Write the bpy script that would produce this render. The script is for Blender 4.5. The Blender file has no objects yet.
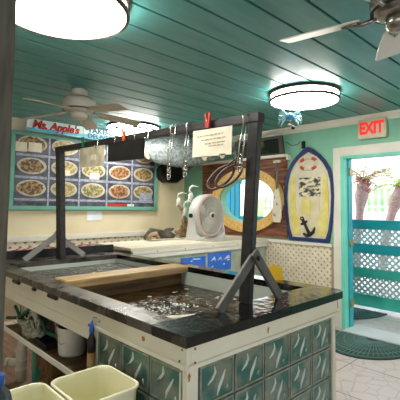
import bpy, bmesh, math, random
from mathutils import Vector, Matrix, noise
random.seed(7)
PI = math.pi
C = bpy.context.scene.collection
S = bpy.context.scene
EYE = 1.45

# ---------------------------------------------------------------- camera
cd = bpy.data.cameras.new('camera')
cd.sensor_width = 36; cd.sensor_fit = 'HORIZONTAL'
cd.lens = 36 * 392.99 / 400
cd.shift_y = -15.515 / 400
cd.clip_start = 0.02
cam = bpy.data.objects.new('camera', cd); C.objects.link(cam); S.camera = cam
yw, pt, rl = 0.806748462, 0.0568008488, 0.0110281888
fw = Vector((math.cos(yw)*math.cos(pt), math.sin(yw)*math.cos(pt), math.sin(pt)))
rt = Vector((math.sin(yw), -math.cos(yw), 0)); up = rt.cross(fw)
r2 = rt*math.cos(rl) + up*math.sin(rl); u2 = -rt*math.sin(rl) + up*math.cos(rl)
mw = Matrix((r2, u2, -fw)).transposed().to_4x4(); mw.translation = (0, 0, EYE)
cam.matrix_world = mw

# ---------------------------------------------------------------- world, sun, exposure
w = bpy.data.worlds.new('world'); S.world = w; w.use_nodes = True
nt = w.node_tree; nt.nodes.clear()
o = nt.nodes.new('ShaderNodeOutputWorld'); b = nt.nodes.new('ShaderNodeBackground')
tc = nt.nodes.new('ShaderNodeTexCoord'); sx = nt.nodes.new('ShaderNodeSeparateXYZ')
rp = nt.nodes.new('ShaderNodeValToRGB')
rp.color_ramp.elements[0].position = 0.0; rp.color_ramp.elements[0].color = (0.95, 0.98, 1, 1)
rp.color_ramp.elements[1].position = 0.8; rp.color_ramp.elements[1].color = (0.62, 0.80, 1, 1)
nt.links.new(tc.outputs['Generated'], sx.inputs[0]); nt.links.new(sx.outputs[2], rp.inputs[0])
nt.links.new(rp.outputs[0], b.inputs[0]); b.inputs[1].default_value = 1.45
nt.links.new(b.outputs[0], o.inputs[0])
sl = bpy.data.lights.new('sun', 'SUN'); sl.energy = 2.0; sl.angle = 0.03; sl.color = (1, .96, .9)
so = bpy.data.objects.new('sun', sl); C.objects.link(so)
so.rotation_euler = Vector((0.35, -0.55, -0.9)).to_track_quat('-Z', 'Y').to_euler()
LAMP = 17.0
S.view_settings.view_transform = 'Standard'; S.view_settings.look = 'None'
S.view_settings.gamma = 1; S.view_settings.exposure = 0.95
S.view_settings.use_curve_mapping = False

# ---------------------------------------------------------------- materials
def hx(h):
    h = h.lstrip('#'); v = [int(h[i:i+2], 16)/255 for i in (0, 2, 4)]
    return tuple((x/12.92 if x <= .04045 else ((x+.055)/1.055)**2.4) for x in v) + (1,)
def mat(name, col, rough=.6, col2=None, scale=8, stretch=(1, 1, 1), metal=0, bump=0, emit=0, lo=.35, hi=.65,
        rough2=None, coat=0, trans=0, alpha=1, detail=4, bscale=None, ior=1.45, spec=.5):
    m = bpy.data.materials.new(name); m.use_nodes = True
    nt = m.node_tree; p = nt.nodes['Principled BSDF']; L = nt.links.new
    p.inputs['Base Color'].default_value = hx(col); p.inputs['Roughness'].default_value = rough
    p.inputs['Metallic'].default_value = metal; p.inputs['Coat Weight'].default_value = coat
    p.inputs['Transmission Weight'].default_value = trans; p.inputs['Alpha'].default_value = alpha
    p.inputs['IOR'].default_value = ior; p.inputs['Specular IOR Level'].default_value = spec
    if emit:
        p.inputs['Emission Color'].default_value = hx(col); p.inputs['Emission Strength'].default_value = emit
    tc = nt.nodes.new('ShaderNodeTexCoord'); mp = nt.nodes.new('ShaderNodeMapping')
    mp.inputs['Scale'].default_value = stretch; L(tc.outputs['Object'], mp.inputs[0])
    nz = nt.nodes.new('ShaderNodeTexNoise'); nz.inputs['Scale'].default_value = scale
    nz.inputs['Detail'].default_value = detail; L(mp.outputs[0], nz.inputs[0])
    rp = nt.nodes.new('ShaderNodeValToRGB'); L(nz.outputs[0], rp.inputs[0])
    rp.color_ramp.elements[0].position = lo; rp.color_ramp.elements[1].position = hi
    if col2 is None:
        c = hx(col); rp.color_ramp.elements[0].color = (c[0]*.88, c[1]*.88, c[2]*.88, 1); rp.color_ramp.elements[1].color = c
    else:
        rp.color_ramp.elements[0].color = hx(col); rp.color_ramp.elements[1].color = hx(col2)
    L(rp.outputs[0], p.inputs['Base Color'])
    if rough2 is not None:
        mr = nt.nodes.new('ShaderNodeMapRange'); L(nz.outputs[0], mr.inputs[0])
        mr.inputs[1].default_value = lo; mr.inputs[2].default_value = hi
        mr.inputs[3].default_value = rough; mr.inputs[4].default_value = rough2; L(mr.outputs[0], p.inputs['Roughness'])
    if bump:
        nb = nz
        if bscale:
            nb = nt.nodes.new('ShaderNodeTexNoise'); nb.inputs['Scale'].default_value = bscale; L(mp.outputs[0], nb.inputs[0])
        bp = nt.nodes.new('ShaderNodeBump'); bp.inputs['Strength'].default_value = bump; bp.inputs['Distance'].default_value = .01
        L(nb.outputs[0], bp.inputs['Height']); L(bp.outputs[0], p.inputs['Normal'])
    return m
def emis(name, col, s):
    m = bpy.data.materials.new(name); m.use_nodes = True
    p = m.node_tree.nodes['Principled BSDF']; p.inputs['Base Color'].default_value = hx(col)
    p.inputs['Emission Color'].default_value = hx(col); p.inputs['Emission Strength'].default_value = s
    return m
M = {}
M['ceil'] = mat('teal ceiling paint', '#38807a', .36, '#5b9c99', 2.2, (.8, 3.5, 1), bump=.12, detail=9, lo=.3, hi=.75, spec=.7)
M['groove'] = mat('groove dark', '#041310', .9)
M['cream'] = mat('cream wall', '#d8c9a6', .7, '#e1d4b4', 2)
M['green'] = mat('seafoam wall', '#7fb79c', .55, '#86c0a6', 3)
M['trim'] = mat('white trim', '#d6d2c4', .45, '#e0dccf', 4)
M['lattice'] = mat('lattice', '#e3d8c0', .6)
M['latback'] = mat('lattice backing', '#a9987a', .8)
M['planks'] = mat('brown planks', '#56301f', .6, '#8f5c40', 4, (1, 1.2, 9), bump=.3, detail=7)
M['aqua'] = mat('aqua paint', '#6fd0b8', .4, '#7cd8c0', 4)
M['turq'] = mat('turquoise paint', '#1b93a0', .4, '#2aa3ab', 4)
M['turqgreen'] = mat('sea green paint', '#3aa592', .4, '#4bb5a2', 4)
M['turqlight'] = mat('bright turquoise', '#1f9fc0', .5)
M['latgate'] = mat('pale lattice', '#b7c6c6', .5, '#c6d2d2', 5)
M['floorout'] = mat('patio concrete', '#d8cdc8', .5, '#c9bdb8', 3)
M['black'] = mat('black paint', '#0d0d0e', .22, '#1c1c1d', 10)
M['rim'] = mat('worn black rim', '#211e1b', .22, '#6b645a', 6, (1, 1, 1), lo=.36, hi=.78, rough2=.45, bump=.25, detail=10, bscale=30)
M['rimwet'] = mat('wet black rim', '#060607', .10, '#3d3a36', 6, (1, 1, 1), lo=.58, hi=.85, rough2=.35, bump=.35, detail=10, bscale=22, coat=.4)
M['rimedge'] = mat('rim edge black', '#0c0c0d', .4, '#1d1c1b', 12)
M['white'] = mat('white painted board', '#d9cfb8', .5, '#e4dcc8', 3, (1, 1, 1))
M['rust'] = mat('rust', '#8a4a14', .8, '#b98a4a', 60)
M['liner'] = mat('tank liner', '#a9b0a4', .35, '#bcc2b6', 3)
M['wood'] = mat('wet pine', '#86683f', .5, '#b99b6b', 3, (1, 10, 6), detail=6, bump=.3)
M['woodold'] = mat('old wood', '#4e361c', .6, '#80603a', 3, (1, 8, 8), detail=6)
M['woodrough'] = mat('grey post wood', '#4b463d', .8, '#625b50', 5, (8, 8, 1), detail=6, bump=.4)
M['beam'] = mat('charcoal wood', '#161516', .5, '#2a2625', 5, (8, 2, 8), detail=6, bump=.2)
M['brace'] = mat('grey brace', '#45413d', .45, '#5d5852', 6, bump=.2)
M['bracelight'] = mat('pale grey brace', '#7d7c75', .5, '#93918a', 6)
M['ivory'] = mat('ivory plastic', '#ece6c0', .4, '#f2edcc', 3)
M['plastic'] = mat('grey white plastic', '#c9c8c6', .4, '#d4d3d1', 3)
M['grille'] = mat('fan grille', '#d6d0c4', .45)
M['fandark'] = mat('fan blades dim', '#a29e94', .5)
M['pinkband'] = mat('pinkish band', '#d9b7a2', .5)
M['dark'] = mat('dark rubber', '#17181a', .5)
M['navy'] = mat('navy', '#1c2c58', .5, '#24376a', 20)
M['board'] = mat('board cream', '#d9d3bf', .6, '#cbc4ae', 6)
M['yellow'] = mat('straw yellow', '#cfc06a', .6, '#ddd184', 10)
M['mustard'] = mat('yellow plastic', '#f0bb10', .45)
M['orange'] = mat('orange red', '#c8522a', .6)
M['red'] = mat('red', '#b8261c', .5)
M['redsign'] = mat('red sign paint', '#c02f28', .6, '#a8241f', 30)
M['signwhite'] = mat('sign pale', '#c5d8da', .5, '#d6e2e0', 6)
M['signblue'] = mat('sign blue', '#3e9cbb', .5, '#63b4cb', 6)
M['signdark'] = mat('sign lettering', '#1d5a6e', .6)
M['menubg'] = mat('menu print dark', '#2a2a33', .35, '#555862', 9)
M['menuframe'] = mat('menu frame green', '#5f9a86', .5, '#6ba592', 5)
M['plate'] = mat('plate print', '#b9b3a0', .4, '#a39c84', 30)
FOODS = [('#9a7a4c', '#4c3620'), ('#9c7450', '#5f3e28'), ('#a58f5c', '#5e4a2c'), ('#7a7048', '#b09c6c'), ('#a08358', '#565535'),
         ('#8a5c40', '#b5a070'), ('#a3966f', '#62613d'), ('#976c48', '#b8a57c')]
for i, (a, c) in enumerate(FOODS): M['food%d' % i] = mat('food print %d' % i, a, .4, c, 26, lo=.44, hi=.56, detail=6)
M['label'] = mat('caption strip', '#6f7484', .4, '#a3a8b8', 20, (1, 1, 3))
M['paper'] = mat('paper', '#c9c0a8', .7, '#d8d0ba', 12)
M['ink'] = mat('faint ink', '#a5937f', .8)
M['clearish'] = mat('milky plastic sheet', '#a79e86', .4, '#c6bea6', 15)
M['fish'] = mat('silver mottled', '#5c6666', .35, '#8b9595', 30, (1, 1, 1), detail=8, bump=.3, lo=.4, hi=.6)
M['fishpale'] = mat('pale fish', '#b6b49b', .4, '#c7c5ad', 6)
M['chrome'] = mat('steel', '#b8b6ae', .25, metal=.8)
M['hoop'] = mat('brown hoop', '#3a2a22', .4, '#57443a', 20)
M['bronze'] = mat('bronze fitting', '#4c3c32', .4, metal=.3)
M['ring'] = mat('honey wood ring', '#c99f56', .5, '#dcb870', 4, (1, 5, 5), detail=5)
M['fanw'] = mat('fan white metal', '#b3ada0', .4, '#c0bbae', 3)
M['fanblade'] = mat('fan blade', '#a89f90', .45, '#b5ac9d', 3)
M['nickel'] = mat('nickel', '#9a948c', .25, metal=.9)
M['bladefar'] = mat('pale blade', '#cfc6bb', .4, '#d9d1c6', 2)
M['glass'] = mat('glass block', '#1f5e54', .10, '#757c6c', 9, (1, 1, 1), bump=.6, bscale=14, coat=.6, detail=3, lo=.4, hi=.6)
M['glassedge'] = mat('glass block edge', '#66705f', .15, '#8b9180', 20, coat=.5)
M['ridgeglint'] = mat('glass ridge', '#cdd5c8', .12, coat=.5)  # pale colour paints the wavy highlights on the embossed glass
M['mortar'] = mat('mortar', '#77766a', .7)
M['marble'] = mat('pale marbled front', '#aab0a0', .4, '#8f9888', 7, detail=7)
M['blue'] = mat('blue print', '#1f5fc4', .4, '#2a6ccc', 12)
M['pvc'] = mat('pvc', '#e4dfcf', .4)
M['teal'] = mat('teal plastic', '#3d8a74', .5, '#479681', 6)
M['dkgreen'] = mat('dark green', '#0f4f3a', .5, '#17604a', 5)
M['bag'] = mat('clear bag film', '#8f8d7a', .25, '#b9b5a2', 25, (1, 1, 3), lo=.4, hi=.6, bump=.6)
M['pinkcard'] = mat('pinkish carton', '#c9a595', .6, '#d8bcae', 10)
M['bluecap'] = mat('blue cap', '#2056a8', .4)
M['amber'] = mat('amber label', '#c2a87c', .5, '#a5793f', 18)
M['smoke'] = mat('smoky jug', '#3a3f45', .25)
M['boards'] = mat('brown floor boards', '#7a5a48', .6, '#9a7a66', 3, (8, 1, 1), detail=6)
M['mat'] = mat('green rubber mat', '#1f3530', .7, '#2a4640', 40, bump=.4)
M['mat2'] = mat('mat ridges', '#62827a', .7)
M['fence'] = mat('white fence', '#e8eef0', .5)
M['palm'] = mat('palm trunk', '#8c6f68', .8, '#ad9088', 14, (1, 1, 4), bump=.8)
M['palmred'] = mat('palm boot', '#97665a', .8, '#b9796a', 18, bump=.8)
M['leaf'] = mat('leaf', '#7fa03c', .6, '#b6c860', 6)
M['leaf2'] = mat('dry leaf', '#b58a62', .6, '#8f9058', 6)
M['grass'] = mat('hedge green', '#7da468', .8, '#a6c684', 3)
M['screen'] = mat('tv screen', '#0d1f1a', .15, '#5b7a2a', 4, lo=.55, hi=.7)
M['tvframe'] = mat('tv frame', '#4a4a44', .4)
M['glassblue'] = mat('blue art glass', '#2a8fd0', .1, '#7fc8e8', 18, coat=.5)
M['glasspale'] = mat('pale art glass', '#bfe0e0', .1, '#7fc0c8', 25, coat=.5)
M['heron'] = mat('heron white', '#f2efe4', .5)
M['drift'] = mat('driftwood', '#8a6e50', .8, '#b59a78', 10, (1, 1, 3), bump=.5)
M['driftdk'] = mat('dark driftwood', '#2e2a26', .7, '#6a6358', 9, bump=.5)
M['photo'] = mat('harbour print', '#2b3640', .4, '#e0d4b0', 14, (1, 1, 1.6), lo=.42, hi=.58, detail=6)
M['photo2'] = mat('label print', '#d8cfb0', .5, '#c9be98', 8)
M['redwhite'] = mat('red white cloth', '#b83a40', .6, '#e3d6cc', 22, (1, 1, 6), lo=.48, hi=.52)
M['handle'] = mat('oar handle', '#6d5a4c', .5, '#8d7a68', 9, (6, 6, 1))
M['foam'] = mat('foam', '#e6e4da', .5)
M['shell'] = mat('shell', '#cfc8b0', .5, '#8f8468', 30)
M['exitbody'] = mat('exit housing', '#cfc9ae', .5)
M['exitred'] = emis('exit red letters', '#d0100a', .5)
M['diff'] = emis('lamp diffuser', '#fffaf1', LAMP)
M['brass'] = mat('brass hinge', '#a09060', .4, metal=.6)
M['net'] = mat('cable', '#b9b09a', .6)

def water_mat():
    m = bpy.data.materials.new('murky water'); m.use_nodes = True
    nt = m.node_tree; p = nt.nodes['Principled BSDF']; L = nt.links.new
    tc = nt.nodes.new('ShaderNodeTexCoord')
    nz = nt.nodes.new('ShaderNodeTexNoise'); nz.inputs['Scale'].default_value = 5; nz.inputs['Detail'].default_value = 8
    nz.inputs['Distortion'].default_value = 1.5
    L(tc.outputs['Object'], nz.inputs[0])
    rp = nt.nodes.new('ShaderNodeValToRGB'); e = rp.color_ramp.elements
    e[0].position = .35; e[0].color = hx('#120c05'); e[1].position = .68; e[1].color = hx('#4a3616')
    x = e.new(.5); x.color = hx('#2a1d0a')
    L(nz.outputs[0], rp.inputs[0]); L(rp.outputs[0], p.inputs['Base Color'])
    p.inputs['Roughness'].default_value = .08; p.inputs['Specular IOR Level'].default_value = .35
    n2 = nt.nodes.new('ShaderNodeTexNoise'); n2.inputs['Scale'].default_value = 16; n2.inputs['Detail'].default_value = 4
    n2.inputs['Distortion'].default_value = 1
    L(tc.outputs['Object'], n2.inputs[0]); bp = nt.nodes.new('ShaderNodeBump'); bp.inputs['Strength'].default_value = .7
    bp.inputs['Distance'].default_value = .035; L(n2.outputs[0], bp.inputs['Height']); L(bp.outputs[0], p.inputs['Normal'])
    return m
M['water'] = water_mat()
def tile_mat():
    m = bpy.data.materials.new('crackled floor tile'); m.use_nodes = True
    nt = m.node_tree; p = nt.nodes['Principled BSDF']; L = nt.links.new; N = nt.nodes.new
    tc = N('ShaderNodeTexCoord'); br = N('ShaderNodeTexBrick'); br.offset = 0; br.inputs['Scale'].default_value = 1
    br.inputs['Brick Width'].default_value = .62; br.inputs['Row Height'].default_value = .62
    br.inputs['Mortar Size'].default_value = .005
    br.inputs['Color1'].default_value = hx('#cdbcb6'); br.inputs['Color2'].default_value = hx('#c6b5af'); br.inputs['Mortar'].default_value = hx('#6f5a52')
    mp = N('ShaderNodeMapping'); mp.inputs['Location'].default_value = (.08, .12, 0); L(tc.outputs['Object'], mp.inputs[0]); L(mp.outputs[0], br.inputs[0])
    vo = N('ShaderNodeTexVoronoi'); vo.feature = 'DISTANCE_TO_EDGE'; vo.inputs['Scale'].default_value = 7; L(tc.outputs['Object'], vo.inputs[0])
    lt = N('ShaderNodeMapRange'); L(vo.outputs['Distance'], lt.inputs[0]); lt.inputs[1].default_value = .0; lt.inputs[2].default_value = .05
    lt.inputs[3].default_value = .72; lt.inputs[4].default_value = 1
    mx = N('ShaderNodeMix'); mx.data_type = 'RGBA'; mx.blend_type = 'MULTIPLY'; mx.inputs[0].default_value = 1
    L(br.outputs[0], mx.inputs[6]); L(lt.outputs[0], mx.inputs[7]); L(mx.outputs[2], p.inputs['Base Color'])
    p.inputs['Roughness'].default_value = .3
    return m
M['tile'] = tile_mat()

# ---------------------------------------------------------------- mesh builder
class MB:
    def __init__(s): s.bm = bmesh.new(); s.mi = 0
    def _tag(s, verts):
        for f in {f for v in verts for f in v.link_faces}: f.material_index = s.mi
    def slot(s, i): s.mi = i; return s
    def box(s, x0, x1, y0, y1, z0, z1, bev=0, mtx=None):
        r = bmesh.ops.create_cube(s.bm, size=1)['verts']
        bmesh.ops.scale(s.bm, vec=(abs(x1-x0), abs(y1-y0), abs(z1-z0)), verts=r)
        bmesh.ops.translate(s.bm, vec=((x0+x1)/2, (y0+y1)/2, (z0+z1)/2), verts=r)
        if bev:
            es = list({e for v in r for e in v.link_edges})
            q = bmesh.ops.bevel(s.bm, geom=es, offset=bev, segments=2, affect='EDGES', clamp_overlap=True)
            r = list({v for f in q['faces'] for v in f.verts} | {v for v in r if v.is_valid})
        s._tag(r)
        if mtx is not None: bmesh.ops.transform(s.bm, matrix=mtx, verts=[v for v in r if v.is_valid])
        return s
    def bar(s, p, q, wx, wz, side=None, bev=0):
        """box beam from p to q; wx across, wz in the other direction; side = direction of wx"""
        p, q = Vector(p), Vector(q); d = (q-p); L = d.length; d.normalize()
        a = Vector(side) if side else (Vector((0, 0, 1)) if abs(d.z) < .9 else Vector((1, 0, 0)))
        a = (a - d*a.dot(d)).normalized(); c = d.cross(a)
        m = Matrix((a, c, d)).transposed().to_4x4(); m.translation = (p+q)/2
        return s.box(-wx/2, wx/2, -wz/2, wz/2, -L/2, L/2, bev, m)
    def tube(s, pts, rad, n=8, cap=True, flat=None):
        pts = [Vector(p) for p in pts]; k = len(pts)
        rad = rad if isinstance(rad, (list, tuple)) else [rad]*k
        rings = []; a = None
        for i, p in enumerate(pts):
            t = (pts[min(i+1, k-1)] - pts[max(i-1, 0)]).normalized()
            if a is None: a = t.orthogonal().normalized()
            else: a = (a - t*a.dot(t)); a = a.normalized() if a.length > 1e-6 else t.orthogonal().normalized()
            c = t.cross(a); rings.append([s.bm.verts.new(p + (a*math.cos(2*PI*j/n) + c*math.sin(2*PI*j/n))*rad[i]) for j in range(n)])
        for i in range(k-1):
            for j in range(n):
                f = s.bm.faces.new((rings[i][j], rings[i][(j+1) % n], rings[i+1][(j+1) % n], rings[i+1][j])); f.material_index = s.mi; f.smooth = True
        if cap:
            for r in (rings[0][::-1], rings[-1]): f = s.bm.faces.new(r); f.material_index = s.mi
        return s
    def loop(s, pts, rad, n=6):
        pts = [Vector(p) for p in pts]; k = len(pts); rings = []; nrm = Vector((0, 0, 0))
        for i in range(k): nrm += (pts[i]-pts[0]).cross(pts[(i+1) % k]-pts[0])
        nrm.normalize()
        for i, p in enumerate(pts):
            t = (pts[(i+1) % k] - pts[i-1]).normalized(); c = t.cross(nrm).normalized()
            rings.append([s.bm.verts.new(p + (nrm*math.cos(2*PI*j/n) + c*math.sin(2*PI*j/n))*rad) for j in range(n)])
        for i in range(k):
            for j in range(n):
                f = s.bm.faces.new((rings[i][j], rings[i][(j+1) % n], rings[(i+1) % k][(j+1) % n], rings[(i+1) % k][j])); f.material_index = s.mi; f.smooth = True
        return s
    def lathe(s, prof, n=32, mtx=None, cap=True, sx=1, sy=1):
        rings = [[s.bm.verts.new((r*sx*math.cos(2*PI*j/n), r*sy*math.sin(2*PI*j/n), z)) for j in range(n)] for r, z in prof]
        for i in range(len(rings)-1):
            for j in range(n):
                f = s.bm.faces.new((rings[i][j], rings[i][(j+1) % n], rings[i+1][(j+1) % n], rings[i+1][j])); f.material_index = s.mi; f.smooth = True
        if cap:
            if prof[0][0] > 1e-5: s.bm.faces.new(rings[0][::-1]).material_index = s.mi
            if prof[-1][0] > 1e-5: s.bm.faces.new(rings[-1]).material_index = s.mi
        if mtx is not None: bmesh.ops.transform(s.bm, matrix=mtx, verts=[v for r in rings for v in r])
        return s
    def prism(s, poly, d, org, ax, ay, az):
        """poly in 2D, extruded by d along az"""
        org, ax, ay, az = map(Vector, (org, ax, ay, az))
        a = [s.bm.verts.new(org + ax*x + ay*y) for x, y in poly]; b = [s.bm.verts.new(org + ax*x + ay*y + az*d) for x, y in poly]
        fs = [s.bm.faces.new(a[::-1]), s.bm.faces.new(b)]
        n = len(a)
        for i in range(n): fs.append(s.bm.faces.new((a[i], a[(i+1) % n], b[(i+1) % n], b[i])))
        for f in fs: f.material_index = s.mi
        return s
    def blob(s, c, r, sc=(1, 1, 1), sub=2, jit=0, mtx=None):
        q = bmesh.ops.create_icosphere(s.bm, subdivisions=sub, radius=1)['verts']; c = Vector(c)
        for v in q:
            k = 1 + (jit*noise.noise(v.co*2.3 + c*7) if jit else 0)
            v.co = Vector((v.co.x*sc[0], v.co.y*sc[1], v.co.z*sc[2]))*r*k
        if mtx is not None: bmesh.ops.transform(s.bm, matrix=mtx, verts=q)
        for v in q: v.co += c
        s._tag(q)
        for f in {f for v in q for f in v.link_faces}: f.smooth = True
        return s
    def clip(s, co, no):
        g = s.bm.verts[:] + s.bm.edges[:] + s.bm.faces[:]
        r = bmesh.ops.bisect_plane(s.bm, geom=g, plane_co=co, plane_no=no, clear_outer=True)
        es = [e for e in r['geom_cut'] if isinstance(e, bmesh.types.BMEdge)]
        bmesh.ops.holes_fill(s.bm, edges=es); return s
    def build(s, name, m, parent=None, loc=None):
        bmesh.ops.recalc_face_normals(s.bm, faces=s.bm.faces)
        me = bpy.data.meshes.new(name); s.bm.to_mesh(me); s.bm.free()
        for x in (m if isinstance(m, (list, tuple)) else [m]): me.materials.append(M[x])
        o = bpy.data.objects.new(name, me); C.objects.link(o)
        if parent: o.parent = parent; o.matrix_parent_inverse = Matrix.Translation(-Vector(parent.location)) @ Matrix.Identity(4)
        if parent and parent.type == 'MESH': pass
        return o
def tag(o, label, cat, group=None, kind=None):
    o['label'] = label; o['category'] = cat
    if group: o['group'] = group
    if kind: o['kind'] = kind
    return o
def thing(name, loc, label, cat, group=None):
    o = bpy.data.objects.new(name, None); o.location = loc; o.empty_display_size = .05; C.objects.link(o)
    return tag(o, label, cat, group)
def struct(o): o['kind'] = 'structure'; return o
def sub(mb, name, m, parent):
    """child of a mesh part sitting at the origin of its thing"""
    o = mb.build(name, m); o.parent = parent
    return o
def curve_shape(polys, depth, name='c'):
    """2D outlines with holes -> extruded mesh data, local xy plane, extruded +-depth/2"""
    cu = bpy.data.curves.new(name, 'CURVE'); cu.dimensions = '2D'; cu.fill_mode = 'BOTH'; cu.extrude = depth/2
    for p in polys:
        sp = cu.splines.new('POLY'); sp.points.add(len(p)-1); sp.use_cyclic_u = True
        for i, (x, y) in enumerate(p): sp.points[i].co = (x, y, 0, 1)
    ob = bpy.data.objects.new(name, cu); C.objects.link(ob)
    me = bpy.data.meshes.new_from_object(ob.evaluated_get(bpy.context.evaluated_depsgraph_get()))
    bpy.data.objects.remove(ob); bpy.data.curves.remove(cu); return me
def text_mesh(body, size, depth=.002, bold=0, spacing=1, shear=0, sx=1):
    cu = bpy.data.curves.new('t', 'FONT'); cu.body = body; cu.size = size; cu.extrude = depth; cu.offset = bold
    cu.space_character = spacing; cu.shear = shear; cu.resolution_u = 3
    cu.align_x = 'CENTER'; cu.align_y = 'CENTER'
    ob = bpy.data.objects.new('t', cu); C.objects.link(ob)
    me = bpy.data.meshes.new_from_object(ob.evaluated_get(bpy.context.evaluated_depsgraph_get()))
    bpy.data.objects.remove(ob); bpy.data.curves.remove(cu)
    me.transform(Matrix.Diagonal((sx, 1, 1, 1))); return me
def place(me, name, m, org, ax, ay, parent=None):
    ax, ay = Vector(ax).normalized(), Vector(ay).normalized(); az = ax.cross(ay)
    t = Matrix((ax, ay, az)).transposed().to_4x4(); t.translation = org
    me.transform(t); me.materials.clear(); me.materials.append(M[m])
    o = bpy.data.objects.new(name, me); C.objects.link(o)
    if parent:
        o.parent = parent
        if parent.type == 'EMPTY': o.matrix_parent_inverse = Matrix.Translation(-Vector(parent.location))
    return o
def ell(cx, cy, rx, ry, n=40): return [(cx+rx*math.cos(2*PI*i/n), cy+ry*math.sin(2*PI*i/n)) for i in range(n)]
def rect(x0, x1, y0, y1): return [(x0, y0), (x1, y0), (x1, y1), (x0, y1)]
XA, YA, ZA = (1, 0, 0), (0, 1, 0), (0, 0, 1)
RY = (0, -1, 0)      # along the right wall, towards the camera's right

XW, YW, ZC = 4.6, 5.2, 2.55     # right wall, menu wall, ceiling
X0, Y0 = -1.4, -1.8             # walls behind the camera

# ================================================================ STRUCTURE
struct(MB().box(X0, XW+.02, Y0, YW, -.1, 0).build('floor', 'tile'))
struct(MB().box(XW+.02, 14, -6, 12, -.12, -.02).build('patio_ground', 'tile'))
# plank ceiling
mb = MB(); y = .1775 - .2255*9
while y < YW:
    y1 = min(y+.2255, YW); a = max(y, Y0)
    if y1 > Y0: mb.box(X0, XW, a+.008, y1-.008, ZC, ZC+.03, .002)
    y += .2255
mb.slot(1).box(X0, XW, Y0, YW, ZC+.016, ZC+.05)
struct(mb.build('ceiling', ['ceil', 'groove']))
# menu wall
struct(MB().box(X0, XW+.15, YW, YW+.12, 0, ZC+.05).build('wall_back', 'cream'))
# right wall with door and oval opening: local x = Y, y = z
DY0, DY1, DZ = 1.30, 2.285, 2.09
OC, ORY, ORZ = (3.775, 1.558), .545, .335
me = curve_shape([[(Y0, 0), (DY0, 0), (DY0, DZ), (DY1, DZ), (DY1, 0), (YW, 0), (YW, ZC+.05), (Y0, ZC+.05)],
                  ell(OC[0], OC[1], ORY, ORZ, 48), rect(-1.2, .8, .95, 2.1)], .14)
wr = struct(place(me, 'wall_right', 'green', (XW+.07, 0, 0), YA, ZA))
# walls behind the camera, with wide windows
me = curve_shape([[(Y0, 0), (YW, 0), (YW, ZC), (Y0, ZC)], rect(-.9, 1.4, .9, 2.15)], .12)
struct(place(me, 'wall_left', 'cream', (X0-.06, 0, 0), YA, ZA))
me = curve_shape([[(X0, 0), (XW, 0), (XW, ZC), (X0, ZC)], rect(-.6, 1.2, .9, 2.15), rect(1.9, 3.9, .9, 2.15)], .12)
struct(place(me, 'wall_front', 'cream', (0, Y0-.06, 0), XA, ZA))
# crown moulding
def crown(name, p0, p1, nrm):
    mb = MB(); p0, p1, n = Vector(p0), Vector(p1), Vector(nrm); d = p1-p0
    prof = [(0, 0), (.055, 0), (.055, -.015), (.02, -.06), (.018, -.085), (0, -.085)]
    mb.prism(prof, d.length, p0, n, ZA, d.normalized()); return struct(mb.build(name, 'trim'))
crown('trim_1', (XW, Y0, ZC), (XW, YW, ZC), (-1, 0, 0))
crown('trim_2', (X0, YW, ZC), (XW, YW, ZC), (0, -1, 0))
# chair rails
struct(MB().box(XW-.035, XW, 2.40, YW, .965, 1.01, .006).build('trim_3', 'trim'))
struct(MB().box(X0, XW, YW-.035, YW, .98, 1.055, .006).build('trim_4', 'trim'))
# door casing
mb = MB(); mb.box(XW-.025, XW, DY1-.005, DY1+.095, 0, DZ+.11, .004); mb.box(XW-.025, XW, DY0-.1, DY0+.0, 0, DZ+.11, .004)
mb.box(XW-.028, XW, DY0, DY1-.005, DZ, DZ+.11, .004)
struct(mb.build('trim_5', 'trim'))
mb = MB(); mb.box(XW-.035, XW+.16, DY1-.045, DY1-.004, 0, DZ, .003); mb
mb.box(XW-.02, XW+.15, DY0, DY0+.03, 0, DZ); mb.box(XW-.02, XW+.15, DY0+.03, DY1-.045, DZ-.03, DZ)
struct(mb.build('trim_6', 'aqua'))
struct(MB().box(XW+.07, XW+.16, DY1-.062, DY1-.0455, .016, DZ-.031).build('trim_15', 'turq'))
struct(MB().box(XW-.10, XW+.26, DY0, DY1-.045, -.005, .015, .004).build('trim_7', 'plastic'))
# lattice wainscot
def lattice(u0, u1, v0, v1, pitch, wd, th, org, ax, ay, az, name, m, parent=None, mb=None):
    own = mb is None; mb = mb or MB()
    org, ax, ay, az = map(Vector, (org, ax, ay, az)); tmp = MB()
    L = (u1-u0)+(v1-v0)+.2; c = ((u0+u1)/2, (v0+v1)/2); n = int(L/pitch/1.4)+2
    for sgn, off in ((1, 0), (-1, th*.5)):
        d = Vector((1, sgn, 0)).normalized(); pn = Vector((-d.y, d.x, 0))
        for k in range(-n, n+1):
            q = Vector((c[0], c[1], off)) + pn*k*pitch
            tmp.bar(q-d*L*.6, q+d*L*.6, wd, th*.5, side=pn)
    for co, no in (((u0, 0, 0), (-1, 0, 0)), ((u1, 0, 0), (1, 0, 0)), ((0, v0, 0), (0, -1, 0)), ((0, v1, 0), (0, 1, 0))): tmp.clip(co, no)
    t = Matrix((ax, ay, az)).transposed().to_4x4(); t.translation = org
    bmesh.ops.transform(tmp.bm, matrix=t, verts=tmp.bm.verts)
    me = bpy.data.meshes.new('l'); tmp.bm.to_mesh(me); tmp.bm.free(); mb.bm.from_mesh(me); bpy.data.meshes.remove(me)
    return mb.build(name, m, parent) if own else mb
struct(lattice(2.42, 4.0, .1, .965, .058, .036, .012, (XW-.012, 0, 0), YA, ZA, (1, 0, 0), 'trim_8', 'lattice'))
struct(MB().box(XW-.003, XW+.0, 2.39, YW, .02, .965).build('trim_9', 'latback'))
struct(lattice(1.2, 4.5, .6, .98, .085, .05, .012, (0, YW-.012, 0), XA, ZA, (0, -1, 0), 'trim_10', 'lattice'))
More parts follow.
